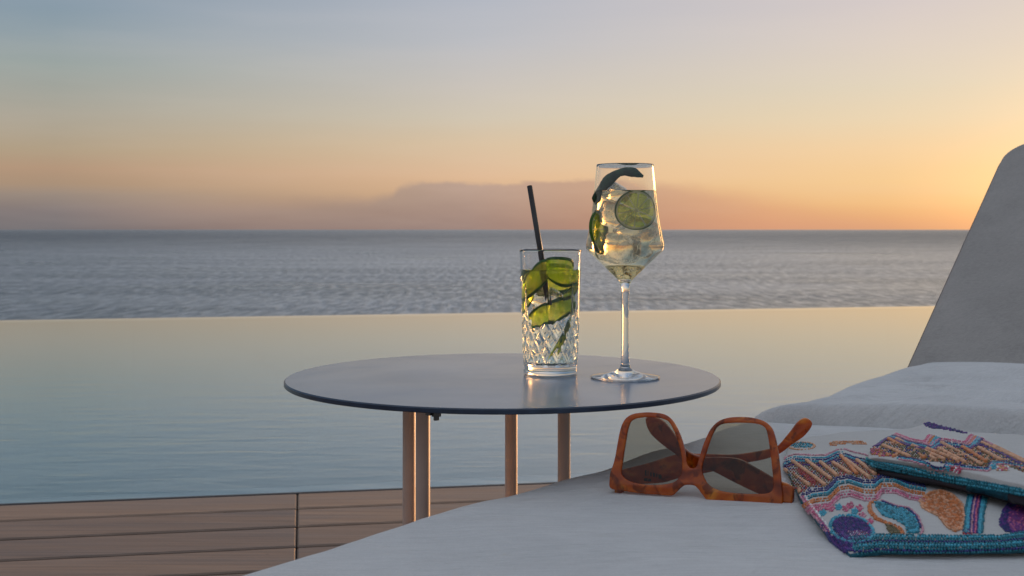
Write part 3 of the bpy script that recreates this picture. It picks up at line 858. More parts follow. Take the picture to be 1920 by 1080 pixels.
def ice(name, c_, sz, rot, m_, label):
    bm = bmesh.new(); bmesh.ops.create_cube(bm, size=1.0)
    bmesh.ops.subdivide_edges(bm, edges=bm.edges, cuts=5, use_grid_fill=True)
    for v in bm.verts:
        p = v.co * 2; l8 = (abs(p.x) ** 6 + abs(p.y) ** 6 + abs(p.z) ** 6) ** (1 / 6)
        p = p / l8
        v.co = Vector((p.x * sz[0], p.y * sz[1], p.z * sz[2])) * .5
        v.co += Vector((fbm(v.co.x * 90, v.co.y * 90, v.co.z * 90), fbm(v.co.y * 90, v.co.z * 90, 4), fbm(v.co.z * 90, v.co.x * 90, 9))) * .0012
    me = bpy.data.meshes.new(name); bm.to_mesh(me); bm.free(); me.materials.append(m_)
    for p in me.polygons: p.use_smooth = True
    o = bpy.data.objects.new(name, me); COL.objects.link(o); o.location = c_; o.rotation_euler = rot
    tag(o, label, 'ice cube', 'ice cubes in the drinks')
    return o
ice('ice_cube', HC + Vector((-.006, -.002, .088)), (.026, .024, .024), (.3, .5, .4), M['ice'], 'ice cube under the top cucumber slice in the crystal glass')
ice('ice_cube', HC + Vector((.008, .004, .070)), (.025, .026, .022), (.7, .1, 1.1), M['ice'], 'ice cube behind the long cucumber slice in the crystal glass')
0 and ice('ice_cube', HC + Vector((-.004, .002, .036)), (.028, .026, .024), (.2, .9, .2), M['ice'], 'ice cube low in the crystal glass behind the diamond cuts')

# ------------------------------------------------------------------ wine glass
WC = Vector((0.1249, 1.2926, TZ + .0004))
wine = empty('wine_glass', WC)
tag(wine, 'stemmed wine glass of pale spritz with a lime wheel on the table', 'glass')
WP = [(.0315, .2350), (.0332, .2180), (.0352, .1970), (.0376, .1770), (.0409, .1580), (.0427, .1490), (.0432, .1445), (.0422, .1408), (.0388, .1370), (.0315, .1300), (.0237, .1228), (.0160, .1155), (.0092, .1090), (.0061, .1040), (.0046, .0985), (.0042, .0905)]
def wr(z):
    for (r0, z0), (r1, z1) in zip(WP, WP[1:]):
        if z1 <= z <= z0: return lerp(r1, r0, (z - z1) / (z0 - z1))
    return WP[-1][0]
wpr = catmull([(a, b, 0) for a, b in WP], 4, closed=False)
outer = [(p.x, p.y) for p in wpr]
stem = [(.0040, .080), (.0039, .060), (.0040, .040), (.0043, .025), (.0048, .016), (.0062, .0105), (.0105, .0075), (.018, .0050), (.028, .0030), (.0365, .0019), (.0383, .0013), (.0380, .0004), (.0365, .0), (0, .0006)]
def ir(r_, z): return max(0, r_ - lerp(.0010, .0014, sm(.2, .11, z) if False else sm(0, 1, (.15 - z) / .05)))
inner = [(ir(r_, z), z) for r_, z in outer if z > .1120]
inner = [(a, b) for a, b in inner]
gp = [(0, .1078), (.004, .1082), (.0075, .1100)] + inner[::-1]
gp = [q for q in gp if q[1] < .2345] + [(.0306, .2346), (.0309, .2352), (.0313, .2353)] + outer + stem
gm = MB(); gm.lathe(gp, 128); o = gm.build('glass_body', M['glass'], wine)
LV2 = .2060
lr = [(0, .1079), (.0042, .1083), (.0077, .1101)] + [(ir(wr(z), z) + .0002, z) for z in [lerp(.1120, LV2, i / 50) for i in range(51)]]
lr += [(lr[-1][0] - .0015, LV2 - .0005), (0, LV2 - .0007)]
lm = MB(); lm.lathe(lr, 96, WC)
tag(lm.build('drink', M['liquid']), 'pale golden sparkling drink in the stemmed wine glass', 'drink')

def lime_slice(c_, r_, rot, label, cut=0.0, arc=2 * math.pi, start=0.0, thick=.0032):
    root_mb = MB(); seg = 10; n = 72
    def pt(rr, a, z): return (rr * math.cos(a), rr * math.sin(a), z)
    def ring(r0, r1, m_, h, a0, a1, nn):
        vs, fs = [], []
        for i in range(nn + 1):
            a = lerp(a0, a1, i / nn)
            vs += [pt(r0, a, -h / 2), pt(r1, a, -h / 2), pt(r1, a, h / 2), pt(r0, a, h / 2)]
        for i in range(nn):
            b = i * 4
            for k in range(4): fs.append((b + k, b + (k + 1) % 4, b + 4 + (k + 1) % 4, b + 4 + k))
        fs.append((0, 1, 2, 3)); fs.append(tuple(nn * 4 + k for k in (3, 2, 1, 0)))
        root_mb.add(vs, fs, m_)
    ring(r_ * .955, r_, 2, thick, start, start + arc, n)
    ring(r_ * .87, r_ * .955, 1, thick * .96, start, start + arc, n)
    # pith disc core (thin) with pulp wedges standing a little proud
    ns = int(round(seg * arc / (2 * math.pi)))
    ring(0.0002, r_ * .085, 1, thick * .9, start, start + arc, n)
    for s_ in range(ns):
        a = start + arc * s_ / ns; d_ = Vector((math.cos(a), math.sin(a), 0)); e_ = Vector((-d_.y, d_.x, 0)) * r_ * .014
        root_mb.box(d_ * r_ * .08 - e_ + Vector((0, 0, -thick * .42)), d_ * r_ * .795, e_ * 2, Vector((0, 0, thick * .84)), 1)
    for s_ in range(ns):
        a0 = start + arc * s_ / ns; a1 = start + arc * (s_ + 1) / ns; g = .035
        vs, fs = [], []
        k_ = 9
        for z, sc_ in ((-thick * .40, 1), (-thick * .47, .95), (thick * .47, .95), (thick * .40, 1)):
            ring_ = [(r_ * .10, (a0 + a1) / 2)]
            ring_ += [(r_ * .86 * sc_, lerp(a0 + g, a1 - g, i / (k_ - 1))) for i in range(k_)]
            ring_[1] = (r_ * .82 * sc_, a0 + g * 1.5); ring_[-1] = (r_ * .82 * sc_, a1 - g * 1.5)
            vs += [pt(rr, a, z) for rr, a in ring_]
        L = k_ + 1
        for lay in range(3):
            for i in range(L):
                i2 = (i + 1) % L
                fs.append((lay * L + i, lay * L + i2, (lay + 1) * L + i2, (lay + 1) * L + i))
        fs.append(tuple(range(L - 1, -1, -1))); fs.append(tuple(3 * L + i for i in range(L)))
        root_mb.add(vs, fs, 0)
    o = root_mb.build('lime_slice', [M['lime_pulp'], M['lime_pith'], M['lime_peel']], smooth=False)
    o.location = c_; o.rotation_euler = rot
    tag(o, label, 'lime slice', 'lime slices in the wine glass')
    return o
# wheel facing the camera, near the front wall
lime_slice(Pd(1191, 395, 1.2715), .0218, (R(96), R(0), R(8)), 'round lime wheel facing out near the top of the wine glass', start=.2)
lime_slice(WC + Vector((-.0270, -.008, .163)), .0215, (R(84), R(4), R(52)), 'lime slice seen edge on against the left wall of the wine glass')
# curled dark peel: rises out of the drink and hooks over to the right
pk = [(1119, 384, 1.285), (1123, 368, 1.284), (1132, 350, 1.285), (1146, 334, 1.288), (1165, 323, 1.290), (1186, 323, 1.292), (1206, 331, 1.294)]
pc = catmull([Pd(*q) for q in pk], 6, closed=False)
def peel_strip():
    vs, fs = [], []; n = len(pc)
    for i, p in enumerate(pc):
        t_ = (pc[min(i + 1, n - 1)] - pc[max(0, i - 1)]).normalized()
        u = i / (n - 1)
        wv_ = .0056 * (1.15 - .40 * u) * (1 if u > .05 else .6)
        side = t_.cross(Vector((0, 1, 0))).normalized()
        dep = Vector((0, 1, 0))
        wv_ *= min(1, .35 + u * 6) * (1 - .55 * sm(.86, 1.0, u)) * (1 + .15 * math.sin(u * 17))
        for k in range(10):
            a = 2 * math.pi * k / 10
            vs.append(p + side * (math.cos(a) * wv_ * (1 + .12 * fbm(u * 20, k))) + dep * (math.sin(a) * .0022))
    for i in range(n - 1):
        for k in range(10): fs.append((i * 10 + k, i * 10 + (k + 1) % 10, (i + 1) * 10 + (k + 1) % 10, (i + 1) * 10 + k))
    fs.append(tuple(range(9, -1, -1))); fs.append(tuple((n - 1) * 10 + k for k in range(10)))
    return mobj('cucumber_peel', vs, fs, M['peel_dark'])
tag(peel_strip(), 'dark green peel curling over the drink inside the wine glass', 'peel garnish')
ice('ice_cube', WC + Vector((-.007, .004, .2030)), (.022, .02, .018), (.5, .4, .5), M['ice_air'], 'ice cube poking out of the drink below the dark green peel')
ice('ice_cube', WC + Vector((-.010, -.006, .178)), (.026, .026, .026), (.2, .3, .2), M['ice'], 'ice cube between the two lime slices in the wine glass')
ice('ice_cube', WC + Vector((.010, .008, .160)), (.028, .026, .026), (.6, .2, .9), M['ice'], 'ice cube just below the lime wheel in the wine glass')
ice('ice_cube', WC + Vector((-.006, .000, .146)), (.032, .030, .022), (.1, .15, .5), M['ice'], 'large ice cube at the widest part of the wine glass')
# bubbles
def bubbles(name, cnt, fn, label, m_):
    mb = MB(); random.seed(11)
    bmx = bmesh.new(); bmesh.ops.create_icosphere(bmx, subdivisions=2, radius=1.0)
    bv = [v.co.copy() for v in bmx.verts]; bf = [tuple(v.index for v in f.verts) for f in bmx.faces]; bmx.free()
    for _ in range(cnt):
        p, r_ = fn(); mb.add([p + v * r_ for v in bv], bf)
    o = mb.build(name, m_); tag(o, label, 'bubbles', kind='stuff')
def fw():
    z = random.choice([random.uniform(.106, .204), random.gauss(.1545, .003), random.gauss(.132, .002), random.gauss(.1195, .0015)])
    z = min(.204, max(.114, z)); a = random.uniform(0, 2 * math.pi); r_ = ir(wr(z), z) - random.uniform(.0008, .003)
    return WC + Vector((r_ * math.cos(a), r_ * math.sin(a), z)), random.uniform(.00025, .00075)
bubbles('bubbles', 700, fw, 'tiny bubbles clinging inside the wine glass', M['bubble'])
def ft():
    z = random.uniform(.014, .115); a = random.uniform(0, 2 * math.pi); r_ = tum_R(z) - .0036 - random.uniform(.0006, .003)
    return HC + Vector((r_ * math.cos(a), r_ * math.sin(a), z)), random.uniform(.00018, .00045)
bubbles('bubbles', 260, ft, 'tiny bubbles clinging inside the cut crystal glass', M['bubble'])

# ------------------------------------------------------------------ sunglasses (upside down on the cushion)
GL = hit(1147, 925); GR = hit(1482, 945)
gx = (GR - GL); gx.z = 0; gx.normalize()
TILT = R(12)
gback = Vector((-gx.y, gx.x, 0))
gup = (UP * math.cos(TILT) + gback * math.sin(TILT)).normalized()
gn = gx.cross(gup).normalized()          # towards the camera
if gn.y > 0: gn = -gn
ZS = 4.5
def gz(p): return (1120 + p[0] / ZS, 740 + p[1] / ZS)
glasses = empty('sunglasses', (GL + GR) / 2)
tag(glasses, 'tortoiseshell sunglasses lying upside down with folded temples on the cushion', 'sunglasses')
def plate(name, loops, o0, nx_, thick, bev, m_, parent, res=5, smooth_pts=True, curve=0.0):
    """closed outlines given as photo pixels, laid on the plane through o0 with normal nx_, given thickness"""
    ex = UP.cross(nx_).normalized(); ey = nx_.cross(ex).normalized()
    cd = bpy.data.curves.new(name + '_outline', 'CURVE'); cd.dimensions = '2D'; cd.fill_mode = 'BOTH'
    cd.extrude = max(thick / 2 - bev, 1e-5); cd.bevel_depth = bev; cd.bevel_resolution = 2
    for li, lp_ in enumerate(loops):
        P = []
        for q in lp_:
            w3 = on_plane(*gz(q), o0, nx_) - o0; P.append(Vector((w3.dot(ex), w3.dot(ey), 0)))
        P = catmull(P, res) if smooth_pts else P
        if bev > 0:      # the bevel grows the outline: pull it back
            cN = []
            L = len(P); area = sum(P[i].x * P[(i + 1) % L].y - P[(i + 1) % L].x * P[i].y for i in range(L))
            sg = 1 if area > 0 else -1
            if li > 0: sg = -sg
            for i in range(L):
                t_ = (P[(i + 1) % L] - P[i - 1]); t_.normalize(); cN.append(P[i] - Vector((t_.y, -t_.x, 0)) * bev * sg * .9)
            P = cN
        s_ = cd.splines.new('POLY'); s_.points.add(len(P) - 1)
        for i, p in enumerate(P): s_.points[i].co = (p.x, p.y, 0, 1)
        s_.use_cyclic_u = True
    co = bpy.data.objects.new('tmp_outline', cd); COL.objects.link(co)
    bpy.context.view_layer.update()
    dg = bpy.context.evaluated_depsgraph_get()
    me = bpy.data.meshes.new_from_object(co.evaluated_get(dg))
    bpy.data.objects.remove(co); bpy.data.curves.remove(cd)
    me.materials.clear(); me.materials.append(m_)
    mt = Matrix((ex, ey, nx_)).transposed().to_4x4(); mt.translation = o0
    me.transform(mt); me.name = name
    for p in me.polygons: p.use_smooth = False
    o = bpy.data.objects.new(name, me); COL.objects.link(o)
    md = o.modifiers.new('weld', 'WELD'); md.merge_threshold = 1e-5
    md = o.modifiers.new('split', 'EDGE_SPLIT'); md.split_angle = R(50)
    for p in me.polygons: p.use_smooth = True
    parent_keep(o, parent) if parent.location.length and parent.type == 'EMPTY' else setattr(o, 'parent', parent)
    return o
outline = [(118, 790), (106, 770), (106, 730), (112, 665), (128, 620), (150, 545), (170, 440), (190, 330), (212, 255), (245, 200), (300, 166), (370, 154), (440, 150), (520, 156), (580, 172), (630, 210), (672, 275), (705, 350), (730, 430), (748, 520), (762, 590), (790, 622), (835, 612), (855, 560), (872, 505), (895, 430), (930, 345), (960, 290), (1000, 245), (1050, 213), (1120, 194), (1200, 189), (1290, 193), (1370, 210), (1430, 238), (1475, 285), (1500, 350), (1518, 430), (1532, 520), (1545, 640), (1556, 760), (1565, 850), (1562, 915), (1550, 935), (1400, 925), (1240, 915), (1080, 902), (940, 889), (910, 870), (880, 830), (845, 785), (815, 765), (770, 760), (735, 765), (700, 790), (665, 825), (625, 850), (540, 845), (350, 830), (200, 808), (150, 803)]
l1 = [(205, 660), (212, 590), (226, 490), (242, 390), (258, 300), (280, 235), (315, 205), (370, 192), (430, 188), (500, 192), (560, 204), (610, 232), (648, 300), (680, 380), (704, 460), (718, 550), (718, 630), (700, 690), (655, 735), (590, 755), (500, 762), (400, 758), (310, 742), (240, 710)]
l2 = [(884, 640), (895, 570), (920, 490), (950, 400), (982, 320), (1020, 265), (1075, 243), (1150, 236), (1240, 236), (1330, 242), (1390, 258), (1425, 290), (1442, 350), (1455, 430), (1468, 530), (1480, 640), (1488, 730), (1482, 800), (1440, 832), (1360, 838), (1240, 836), (1120, 826), (1030, 808), (960, 775), (915, 725)]
FT = .0042
fro = plate('frame', [outline, l1, l2], GL + gn * 0 + UP * .0, gn, FT, .0011, M['tortoise'], glasses)
for L in (l1, l2):
    plate('lens', [L], GL - gn * .0004, gn, .0016, .0, M['lens'], glasses)
# temples, folded behind and crossing
GLt = GL; GRt = GR
def vplane(a, b):
    d = (b - a); d.z = 0; d.normalize(); n_ = Vector((d.y, -d.x, 0))
    return n_ if n_.y < 0 else -n_
aL = GL + gback * .007; bL = GR + gback * .050
aR = GR + gback * .007; bR = GL + gback * .028
LT = [(130, 660), (215, 632), (450, 572), (670, 506), (900, 500), (1150, 505), (1350, 478), (1470, 452), (1530, 425), (1620, 320), (1690, 230), (1750, 197), (1800, 220), (1806, 265), (1745, 345), (1640, 420), (1530, 500), (1400, 545), (1250, 575), (1000, 640), (700, 700), (560, 738), (400, 750), (250, 750), (130, 730)]
RT = [(1630, 772), (1560, 735), (1470, 692), (1330, 612), (1200, 545), (1050, 527), (900, 525), (760, 472), (660, 345), (570, 235), (500, 192), (440, 182), (412, 215), (450, 320), (560, 425), (670, 505), (760, 592), (900, 635), (970, 640), (1150, 732), (1360, 832), (1480, 872), (1620, 892)]
tl = plate('temple', [LT], aL, vplane(aL, bL), .0036, .001, M['tortoise'], glasses)
tr_ = plate('temple', [RT], aR, vplane(aR, bR), .0036, .001, M['tortoise'], glasses)
# end pieces carrying the hinges
for pa, sx in ((GL, 1), (GR, -1)):
    m_ = MB(); q = pa + gx * (.0012 if sx > 0 else -.0088) + gup * .0006 - gn * .0024
    m_.box(q, gx * (.0075 if sx > 0 else .0098), -gn * .011, gup * .0145)
    o = m_.build('end_piece', M['tortoise'], smooth=False); bevel_mod(o, .0012); parent_keep(o, glasses)
# little print inside one temple (unreadable in the photo, small dark strokes)
pm = MB(); nL = vplane(aL, bL)
ex = UP.cross(nL).normalized()
for px, py, w_, h_ in [(402, 632, 14, 48), (424, 640, 8, 40), (446, 650, 12, 36), (470, 655, 18, 34), (494, 662, 14, 30), (515, 668, 22, 36), (534, 676, 10, 28), (395, 700, 30, 26), (428, 706, 26, 22)]:
    p = on_plane(*gz((px, py)), aL, nL) + nL * .0019
    w3, h3 = w_ / ZS / F * p.y, h_ / ZS / F * p.y
    pm.box(p, ex * w3 * (1 if ex.x > 0 else -1), UP * -h3, nL * .0001)
o = pm.build('print', M['print'], smooth=False); parent_keep(o, glasses)

# ------------------------------------------------------------------ beaded pouches
def bead_proto():
    bmx = bmesh.new(); bmesh.ops.create_icosphere(bmx, subdivisions=1, radius=1.0)
    bv = [v.co.copy() for v in bmx.verts]; bf = [tuple(v.index for v in f.verts) for f in bmx.faces]; bmx.free()
    return bv, bf
BV, BF = bead_proto()
class Beads:
    def __init__(s, surf): s.surf = surf; s.mb = MB()
    def dot(s, px, py, col, r_=.00105):
        p, n_ = s.surf(px, py)
        p = p + n_ * r_ * .55; q = r_ * random.uniform(.85, 1.12)
        s.mb.add([p + v * q for v in BV], BF, BN.index(col))
    def line(s, pts, col, r_=.00105, dens=1.0, jit=.4):
        cum = []
        P = [s.surf(*q)[0] for q in pts]
        for i in range(len(pts) - 1):
            L = (P[i + 1] - P[i]).length; n = max(1, int(L / (r_ * 1.75) * dens))
            ph = random.random()
            for k in range(n):
                u = (k + ph) / n
                s.dot(lerp(pts[i][0], pts[i + 1][0], u) + random.uniform(-jit, jit) * 3, lerp(pts[i][1], pts[i + 1][1], u) + random.uniform(-jit, jit), col, r_)
    def tubebead(s, a, b, col, r_=.0019):
        p, n1 = s.surf(*a); q, n2 = s.surf(*b)
        n = max(2, int((q - p).length / .0034))
        for k in range(n):
            x = p.lerp(q, (k + .06) / n) + n1 * r_ * .7; y = p.lerp(q, (k + .94) / n) + n2 * r_ * .7
            s.mb.tube([x, x.lerp(y, .15), x.lerp(y, .85), y], [r_ * .7, r_, r_, r_ * .7], 6, BN.index(col))
    def fill(s, poly, col, step=4.2, r_=.00105, cols=None, ang=0.0):
        xs = [p[0] for p in poly]; ys = [p[1] for p in poly]
        y = min(ys); row = 0
        while y < max(ys):
            x = min(xs) + (step * .5 if row % 2 else 0)
            while x < max(xs):
                ins = False; j = len(poly) - 1
                for i in range(len(poly)):
                    xi, yi = poly[i]; xj, yj = poly[j]
                    if (yi > y) != (yj > y) and x < (xj - xi) * (y - yi) / (yj - yi) + xi: ins = not ins
                    j = i
                if ins: s.dot(x + random.uniform(-.5, .5), y + random.uniform(-.4, .4), (random.choice(cols) if cols else col), r_)
                x += step
            y += step * .62; row += 1
Z5 = 3.6
def z5(p): return (1440 + p[0] / Z5, 760 + p[1] / Z5)

def grid_surface(ctrl):
    """ctrl[j][i] = (px, py, height above cushion); bilinear in 3D; returns eval(u,v)"""
    G = [[hit(px, py, dz) for (px, py, dz) in row] for row in ctrl]
    nj, ni = len(G), len(G[0])
    def ev(u, v):
        x = min(max(u, 0), 1) * (ni - 1); y = min(max(v, 0), 1) * (nj - 1)
        i = min(int(x), ni - 2); j = min(int(y), nj - 2); a = x - i; b = y - j
        a_ = a; b_ = b
        return (G[j][i] * (1 - a_) + G[j][i + 1] * a_) * (1 - b_) + (G[j + 1][i] * (1 - a_) + G[j + 1][i + 1] * a_) * b_
    return ev
def build_pouch(name, ctrl, thick, label, nu=90, nv=60, puff=0.0):
    ev = grid_surface(ctrl)
    top_ = [[None] * nu for _ in range(nv)]
    for j in range(nv):
        for i in range(nu):
            u, v = i / (nu - 1), j / (nv - 1)
            p = ev(u, v)
            e_ = min(u, 1 - u, v, 1 - v)
            p = p + UP * (.0008 * fbm(p.x * 60, p.y * 60, 3) - .0025 * (1 - min(1, e_ / .04)) ** 2)
            top_[j][i] = p
    # smooth the control creases a little
    for _ in range(4):
        new = [r[:] for r in top_]
        for j in range(1, nv - 1):
            for i in range(1, nu - 1):
                new[j][i] = (top_[j][i] * 2 + top_[j - 1][i] + top_[j + 1][i] + top_[j][i - 1] + top_[j][i + 1]) / 6
        top_ = new
    vs, fs = [], []
    for r in top_: vs += r
    for j in range(nv):
        for i in range(nu):
            vs.append(top_[j][i] - UP * thick)
    b = nu * nv
    for j in range(nv - 1):
        for i in range(nu - 1):
            a = j * nu + i; fs.append((a, a + 1, a + nu + 1, a + nu)); fs.append((b + a, b + a + nu, b + a + nu + 1, b + a + 1))
    for i in range(nu - 1):
        fs.append((i, b + i, b + i + 1, i + 1)); a = (nv - 1) * nu + i; fs.append((a, a + 1, b + a + 1, b + a))
    for j in range(nv - 1):
        a = j * nu; fs.append((a, a + nu, b + a + nu, b + a)); a = j * nu + nu - 1; fs.append((a, b + a, b + a + nu, a + nu))
    root = empty(name, top_[nv // 2][nu // 2] - UP * thick)
    tag(root, label, 'pouch')
    o = mobj('fabric', vs, fs, [M['pouch'], M['trim']], idx=[0] * (2 * (nu - 1) * (nv - 1)) + [1] * (2 * (nu - 1) + 2 * (nv - 1))); parent_keep(o, root)
    # screen -> surface lookup through triangles (numerically: nearest grid by projection)
    from mathutils.bvhtree import BVHTree
    bv = BVHTree.FromPolygons(vs, fs)
    eye = Vector((0, 0, CAMZ))
    cache = top_
    def surf(px, py):
        r = ray(px, py).normalized()
        h = bv.ray_cast(eye, r)
        if h[0] is None:
            h = bv.find_nearest(eye + r * (vs[0] - eye).length)
        n_ = h[1]
        if n_.dot(r) > 0: n_ = -n_
        return h[0], n_
    return root, surf, top_
# lower pouch : rows go from back to front
ctrlA = [
    [(1480, 822, .004), (1580, 806, .006), (1700, 800, .010), (1830, 806, .012), (2000, 815, .010)],
    [(1470, 862, .010), (1590, 852, .020), (1720, 856, .022), (1850, 860, .022), (2010, 868, .018)],
    [(1500, 925, .010), (1610, 905, .022), (1730, 905, .024), (1860, 905, .024), (2030, 915, .018)],
    [(1545, 985, .009), (1640, 965, .018), (1750, 965, .020), (1880, 965, .020), (2060, 970, .016)],
    [(1594, 1032, .005), (1660, 1022, .009), (1780, 1022, .010), (1910, 1020, .010), (2080, 1018, .009)]]
rootA, sA, gA = build_pouch('beaded_pouch', ctrlA, .004, 'large beaded pouch with teal border lying flat on the cushion in front')
B = Beads(sA)
Zp = lambda L: [z5(p) for p in L]
# zigzag stripes under the dark band
zig = [(225, 612), (300, 572), (400, 562), (470, 490), (545, 478), (640, 510), (720, 512), (760, 478), (850, 478), (950, 520), (1060, 540)]
zl = Zp(zig)
for k, (dx, dy, cols) in enumerate([(0, 0, 'navy'), (0, 4, 'navy'), (2, 9, 'turq'), (3, 13, 'teal'), (5, 19, 'orange'), (6, 23, 'orange'), (8, 29, 'rose'), (9, 34, 'pink'), (10, 38, 'rose')]):
    B.line([(x + dx * (1 - (x - 1500) / 300) * .6, y + dy * (1.0 if x < 1650 else .85)) for x, y in zl], cols)
# top outline of the dark band
tz = Zp([(105, 480), (92, 420), (120, 385), (180, 365), (290, 372), (390, 372), (470, 335), (520, 330), (570, 350), (680, 375), (760, 395)])
for dy, cols in ((-9, 'rose'), (0, 'navy'), (3, 'turq'), (6, 'navy'), (10, 'purple')): B.line([(x, y + dy) for x, y in tz], cols)
B.line([(x - 1, y - 4) for x, y in tz[2:8]], 'turq')
# dark band ground
band = Zp([(110, 480), (150, 395), (300, 385), (400, 390), (500, 350), (600, 380), (780, 410), (1000, 520), (850, 470), (760, 470), (720, 505), (640, 500), (545, 470), (470, 480), (400, 555), (300, 560), (225, 605)])
B.fill(band, 'grey', 5.0, .001, cols=['olive', 'rust', 'olive', 'red', 'navy', 'rust'])
B.fill(Zp([(190, 440), (240, 430), (330, 520), (300, 540)]), 'red', 4, .0012)
for a, b in [((120, 435), (285, 545)), ((170, 385), (385, 545)), ((262, 380), (425, 505)), ((355, 392), (470, 485)), ((440, 395), (558, 470)), ((492, 348), (600, 470)), ((520, 370), (690, 500)), ((600, 378), (725, 475)), ((690, 395), (800, 460)), ((745, 410), (850, 470)), ((135, 520), (215, 590)), ((560, 400), (660, 480)), ((850, 440), (950, 510))]:
    B.tubebead(z5(a), z5(b), 'peach' if a[0] < 480 else 'orange' if a[0] in (492, 690) else 'peach')
# motifs
def ell(cx, cy, rx, ry, rot=0, n=22):
    c_, s_ = math.cos(rot), math.sin(rot)
    return [(cx + rx * math.cos(a) * c_ - ry * math.sin(a) * s_, cy + rx * math.cos(a) * s_ + ry * math.sin(a) * c_) for a in [2 * math.pi * k / n for k in range(n + 1)]]
e1 = ell(565, 840, 150, 85, .25)
B.fill(Zp(ell(570, 835, 140, 75, .3)), 'navy', 4, cols=['navy', 'purple', 'navy'])
for k in (1.0, .93): B.line(Zp(ell(565, 838, 152 * k, 92 * k, .25)), 'turq')
for x, y in [(375, 730), (430, 700), (480, 690), (530, 700), (590, 720), (640, 750), (690, 790), (400, 690), (350, 700), (560, 680), (620, 700)]:
    B.fill(Zp(ell(x, y, 26, 20)), 'pink', 4, cols=['turq'] if x in (375, 480, 590) else ['pink', 'rose'])
B.fill(Zp(ell(505, 930, 75, 60, .6)), 'purple', 4, cols=['purple', 'navy'])
B.fill(Zp([(540, 850), (660, 860), (700, 885), (560, 890)]), 'white', 4, cols=['white', 'red', 'rose'])
# turquoise paisley with orange outline
pa = Zp([(715, 650), (760, 655), (850, 690), (930, 705), (990, 750), (1020, 830), (1015, 870), (940, 870), (930, 820), (860, 775), (770, 745), (730, 700)])
B.fill(pa, 'turq', 3.8, cols=['turq', 'turq', 'teal'])
for k in range(2): B.line([(x - 2 - 3 * k, y + 2 * k) for x, y in Zp([(745, 645), (700, 660), (700, 710), (745, 765), (830, 800), (900, 830), (930, 875)])], 'orange')
B.line(Zp([(760, 642), (860, 680), (950, 695), (1010, 750), (1045, 830), (1035, 875)]), 'rose'); B.line(Zp([(768, 650), (860, 688), (945, 702), (1003, 755), (1035, 830)]), 'navy')
B.fill(Zp([(790, 800), (850, 820), (900, 860), (820, 875)]), 'olive', 4)
# orange pear
pear = Zp([(1090, 590), (1170, 575), (1250, 610), (1310, 670), (1325, 760), (1300, 840), (1260, 855), (1210, 825), (1150, 750), (1050, 700), (1025, 650)])
B.fill(pear, 'orange', 3.9, cols=['orange', 'peach', 'orange']); B.line(pear + [pear[0]], 'peach'); 
# vertical striped column
for k, cols in enumerate(['teal', 'turq', 'turq', 'navy', 'rose', 'purple', 'pink', 'navy', 'turq', 'turq', 'teal']):
    B.line(Zp([(1352 + 13 * k, 612 - k), (1330 + 12.4 * k, 735), (1325 + 12 * k, 865)]), cols)
B.fill(Zp([(1320, 850), (1375, 850), (1375, 880), (1320, 880)]), 'red', 4, cols=['red', 'navy'])
# plum pear at the right
B.fill(Zp([(1560, 800), (1580, 720), (1640, 640), (1700, 640), (1800, 660), (1850, 800), (1720, 870), (1600, 860)]), 'purple', 4, cols=['purple', 'navy'])
B.fill(Zp([(1610, 790), (1640, 700), (1720, 670), (1800, 690), (1830, 790), (1730, 850), (1650, 850)]), 'plum', 4, cols=['plum', 'pink', 'plum'])
for x0 in (1950, 2120):
    B.fill(Zp([(x0, 700), (x0 + 90, 680), (x0 + 110, 800), (x0 + 30, 850)]), 'orange', 4, cols=['orange', 'peach'])
# left edge beads
le = Zp([(225, 620), (255, 670), (300, 730), (350, 790), (400, 860), (430, 920), (480, 965), (560, 985)])
for dx, cols in ((0, 'rose'), (4, 'pink'), (8, 'white')): B.line([(x + dx, y - dx * .2) for x, y in le[:5]], cols)
B.line(le[3:], 'navy'); B.line([(x + 4, y - 1) for x, y in le[3:]], 'purple')
# teal border along the front
for k in range(11):
    cols = ['teal', 'turq', 'teal', 'teal', 'navy', 'teal', 'turq', 'teal', 'teal', 'navy', 'teal'][k]
    B.line([(x, y) for x, y in Zp([(545 + 4 * k, 895 + 11 * k), (760, 878 + 10.5 * k), (1000, 882 + 11 * k), (1300, 886 + 10.5 * k), (1560, 886 + 9.5 * k), (1728, 862 + 11 * k), (2100, 868 + 10 * k), (2300, 868 + 10 * k)])], cols, .0012)
# the far oval and strip
B.fill(Zp(ell(230, 272, 75, 20)), 'turq', 3.6, cols=['turq', 'teal']); B.line(Zp(ell(228, 277, 88, 25)), 'peach')
B.fill(Zp([(410, 255), (440, 245), (560, 240), (665, 250), (670, 272), (540, 262), (440, 276), (412, 270)]), 'peach', 3.6, cols=['peach', 'orange'])
o = B.mb.build('beadwork', BMATS, smooth=True); parent_keep(o, rootA); bmA = o

# upper pouch, resting on the first
ctrlB = [
    [(1690, 806, .030), (1745, 789, .036), (1830, 812, .036), (1905, 856, .036), (2000, 905, .036)],
    [(1652, 824, .036), (1735, 815, .046), (1822, 836, .046), (1905, 872, .044), (2010, 920, .042)],
    [(1630, 840, .036), (1725, 840, .048), (1815, 858, .048), (1900, 886, .046), (2015, 930, .044)],
    [(1626, 856, .034), (1720, 868, .044), (1812, 882, .044), (1900, 904, .043), (2020, 945, .042)],
    [(1640, 866, .030), (1720, 881, .036), (1808, 898, .037), (1900, 919, .037), (2030, 958, .037)]]
rootB, sB, gB = build_pouch('beaded_pouch', ctrlB, .006, 'beaded pouch laid on top of the other pouch, with a purple leaf at its back')
lb = MB()  # dark slab added below the upper pouch to paint the shadow gap there
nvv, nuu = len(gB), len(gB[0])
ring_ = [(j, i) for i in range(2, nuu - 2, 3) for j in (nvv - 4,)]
J = list(range(6, nvv - 2, 4)); I = list(range(4, nuu - 3, 4))
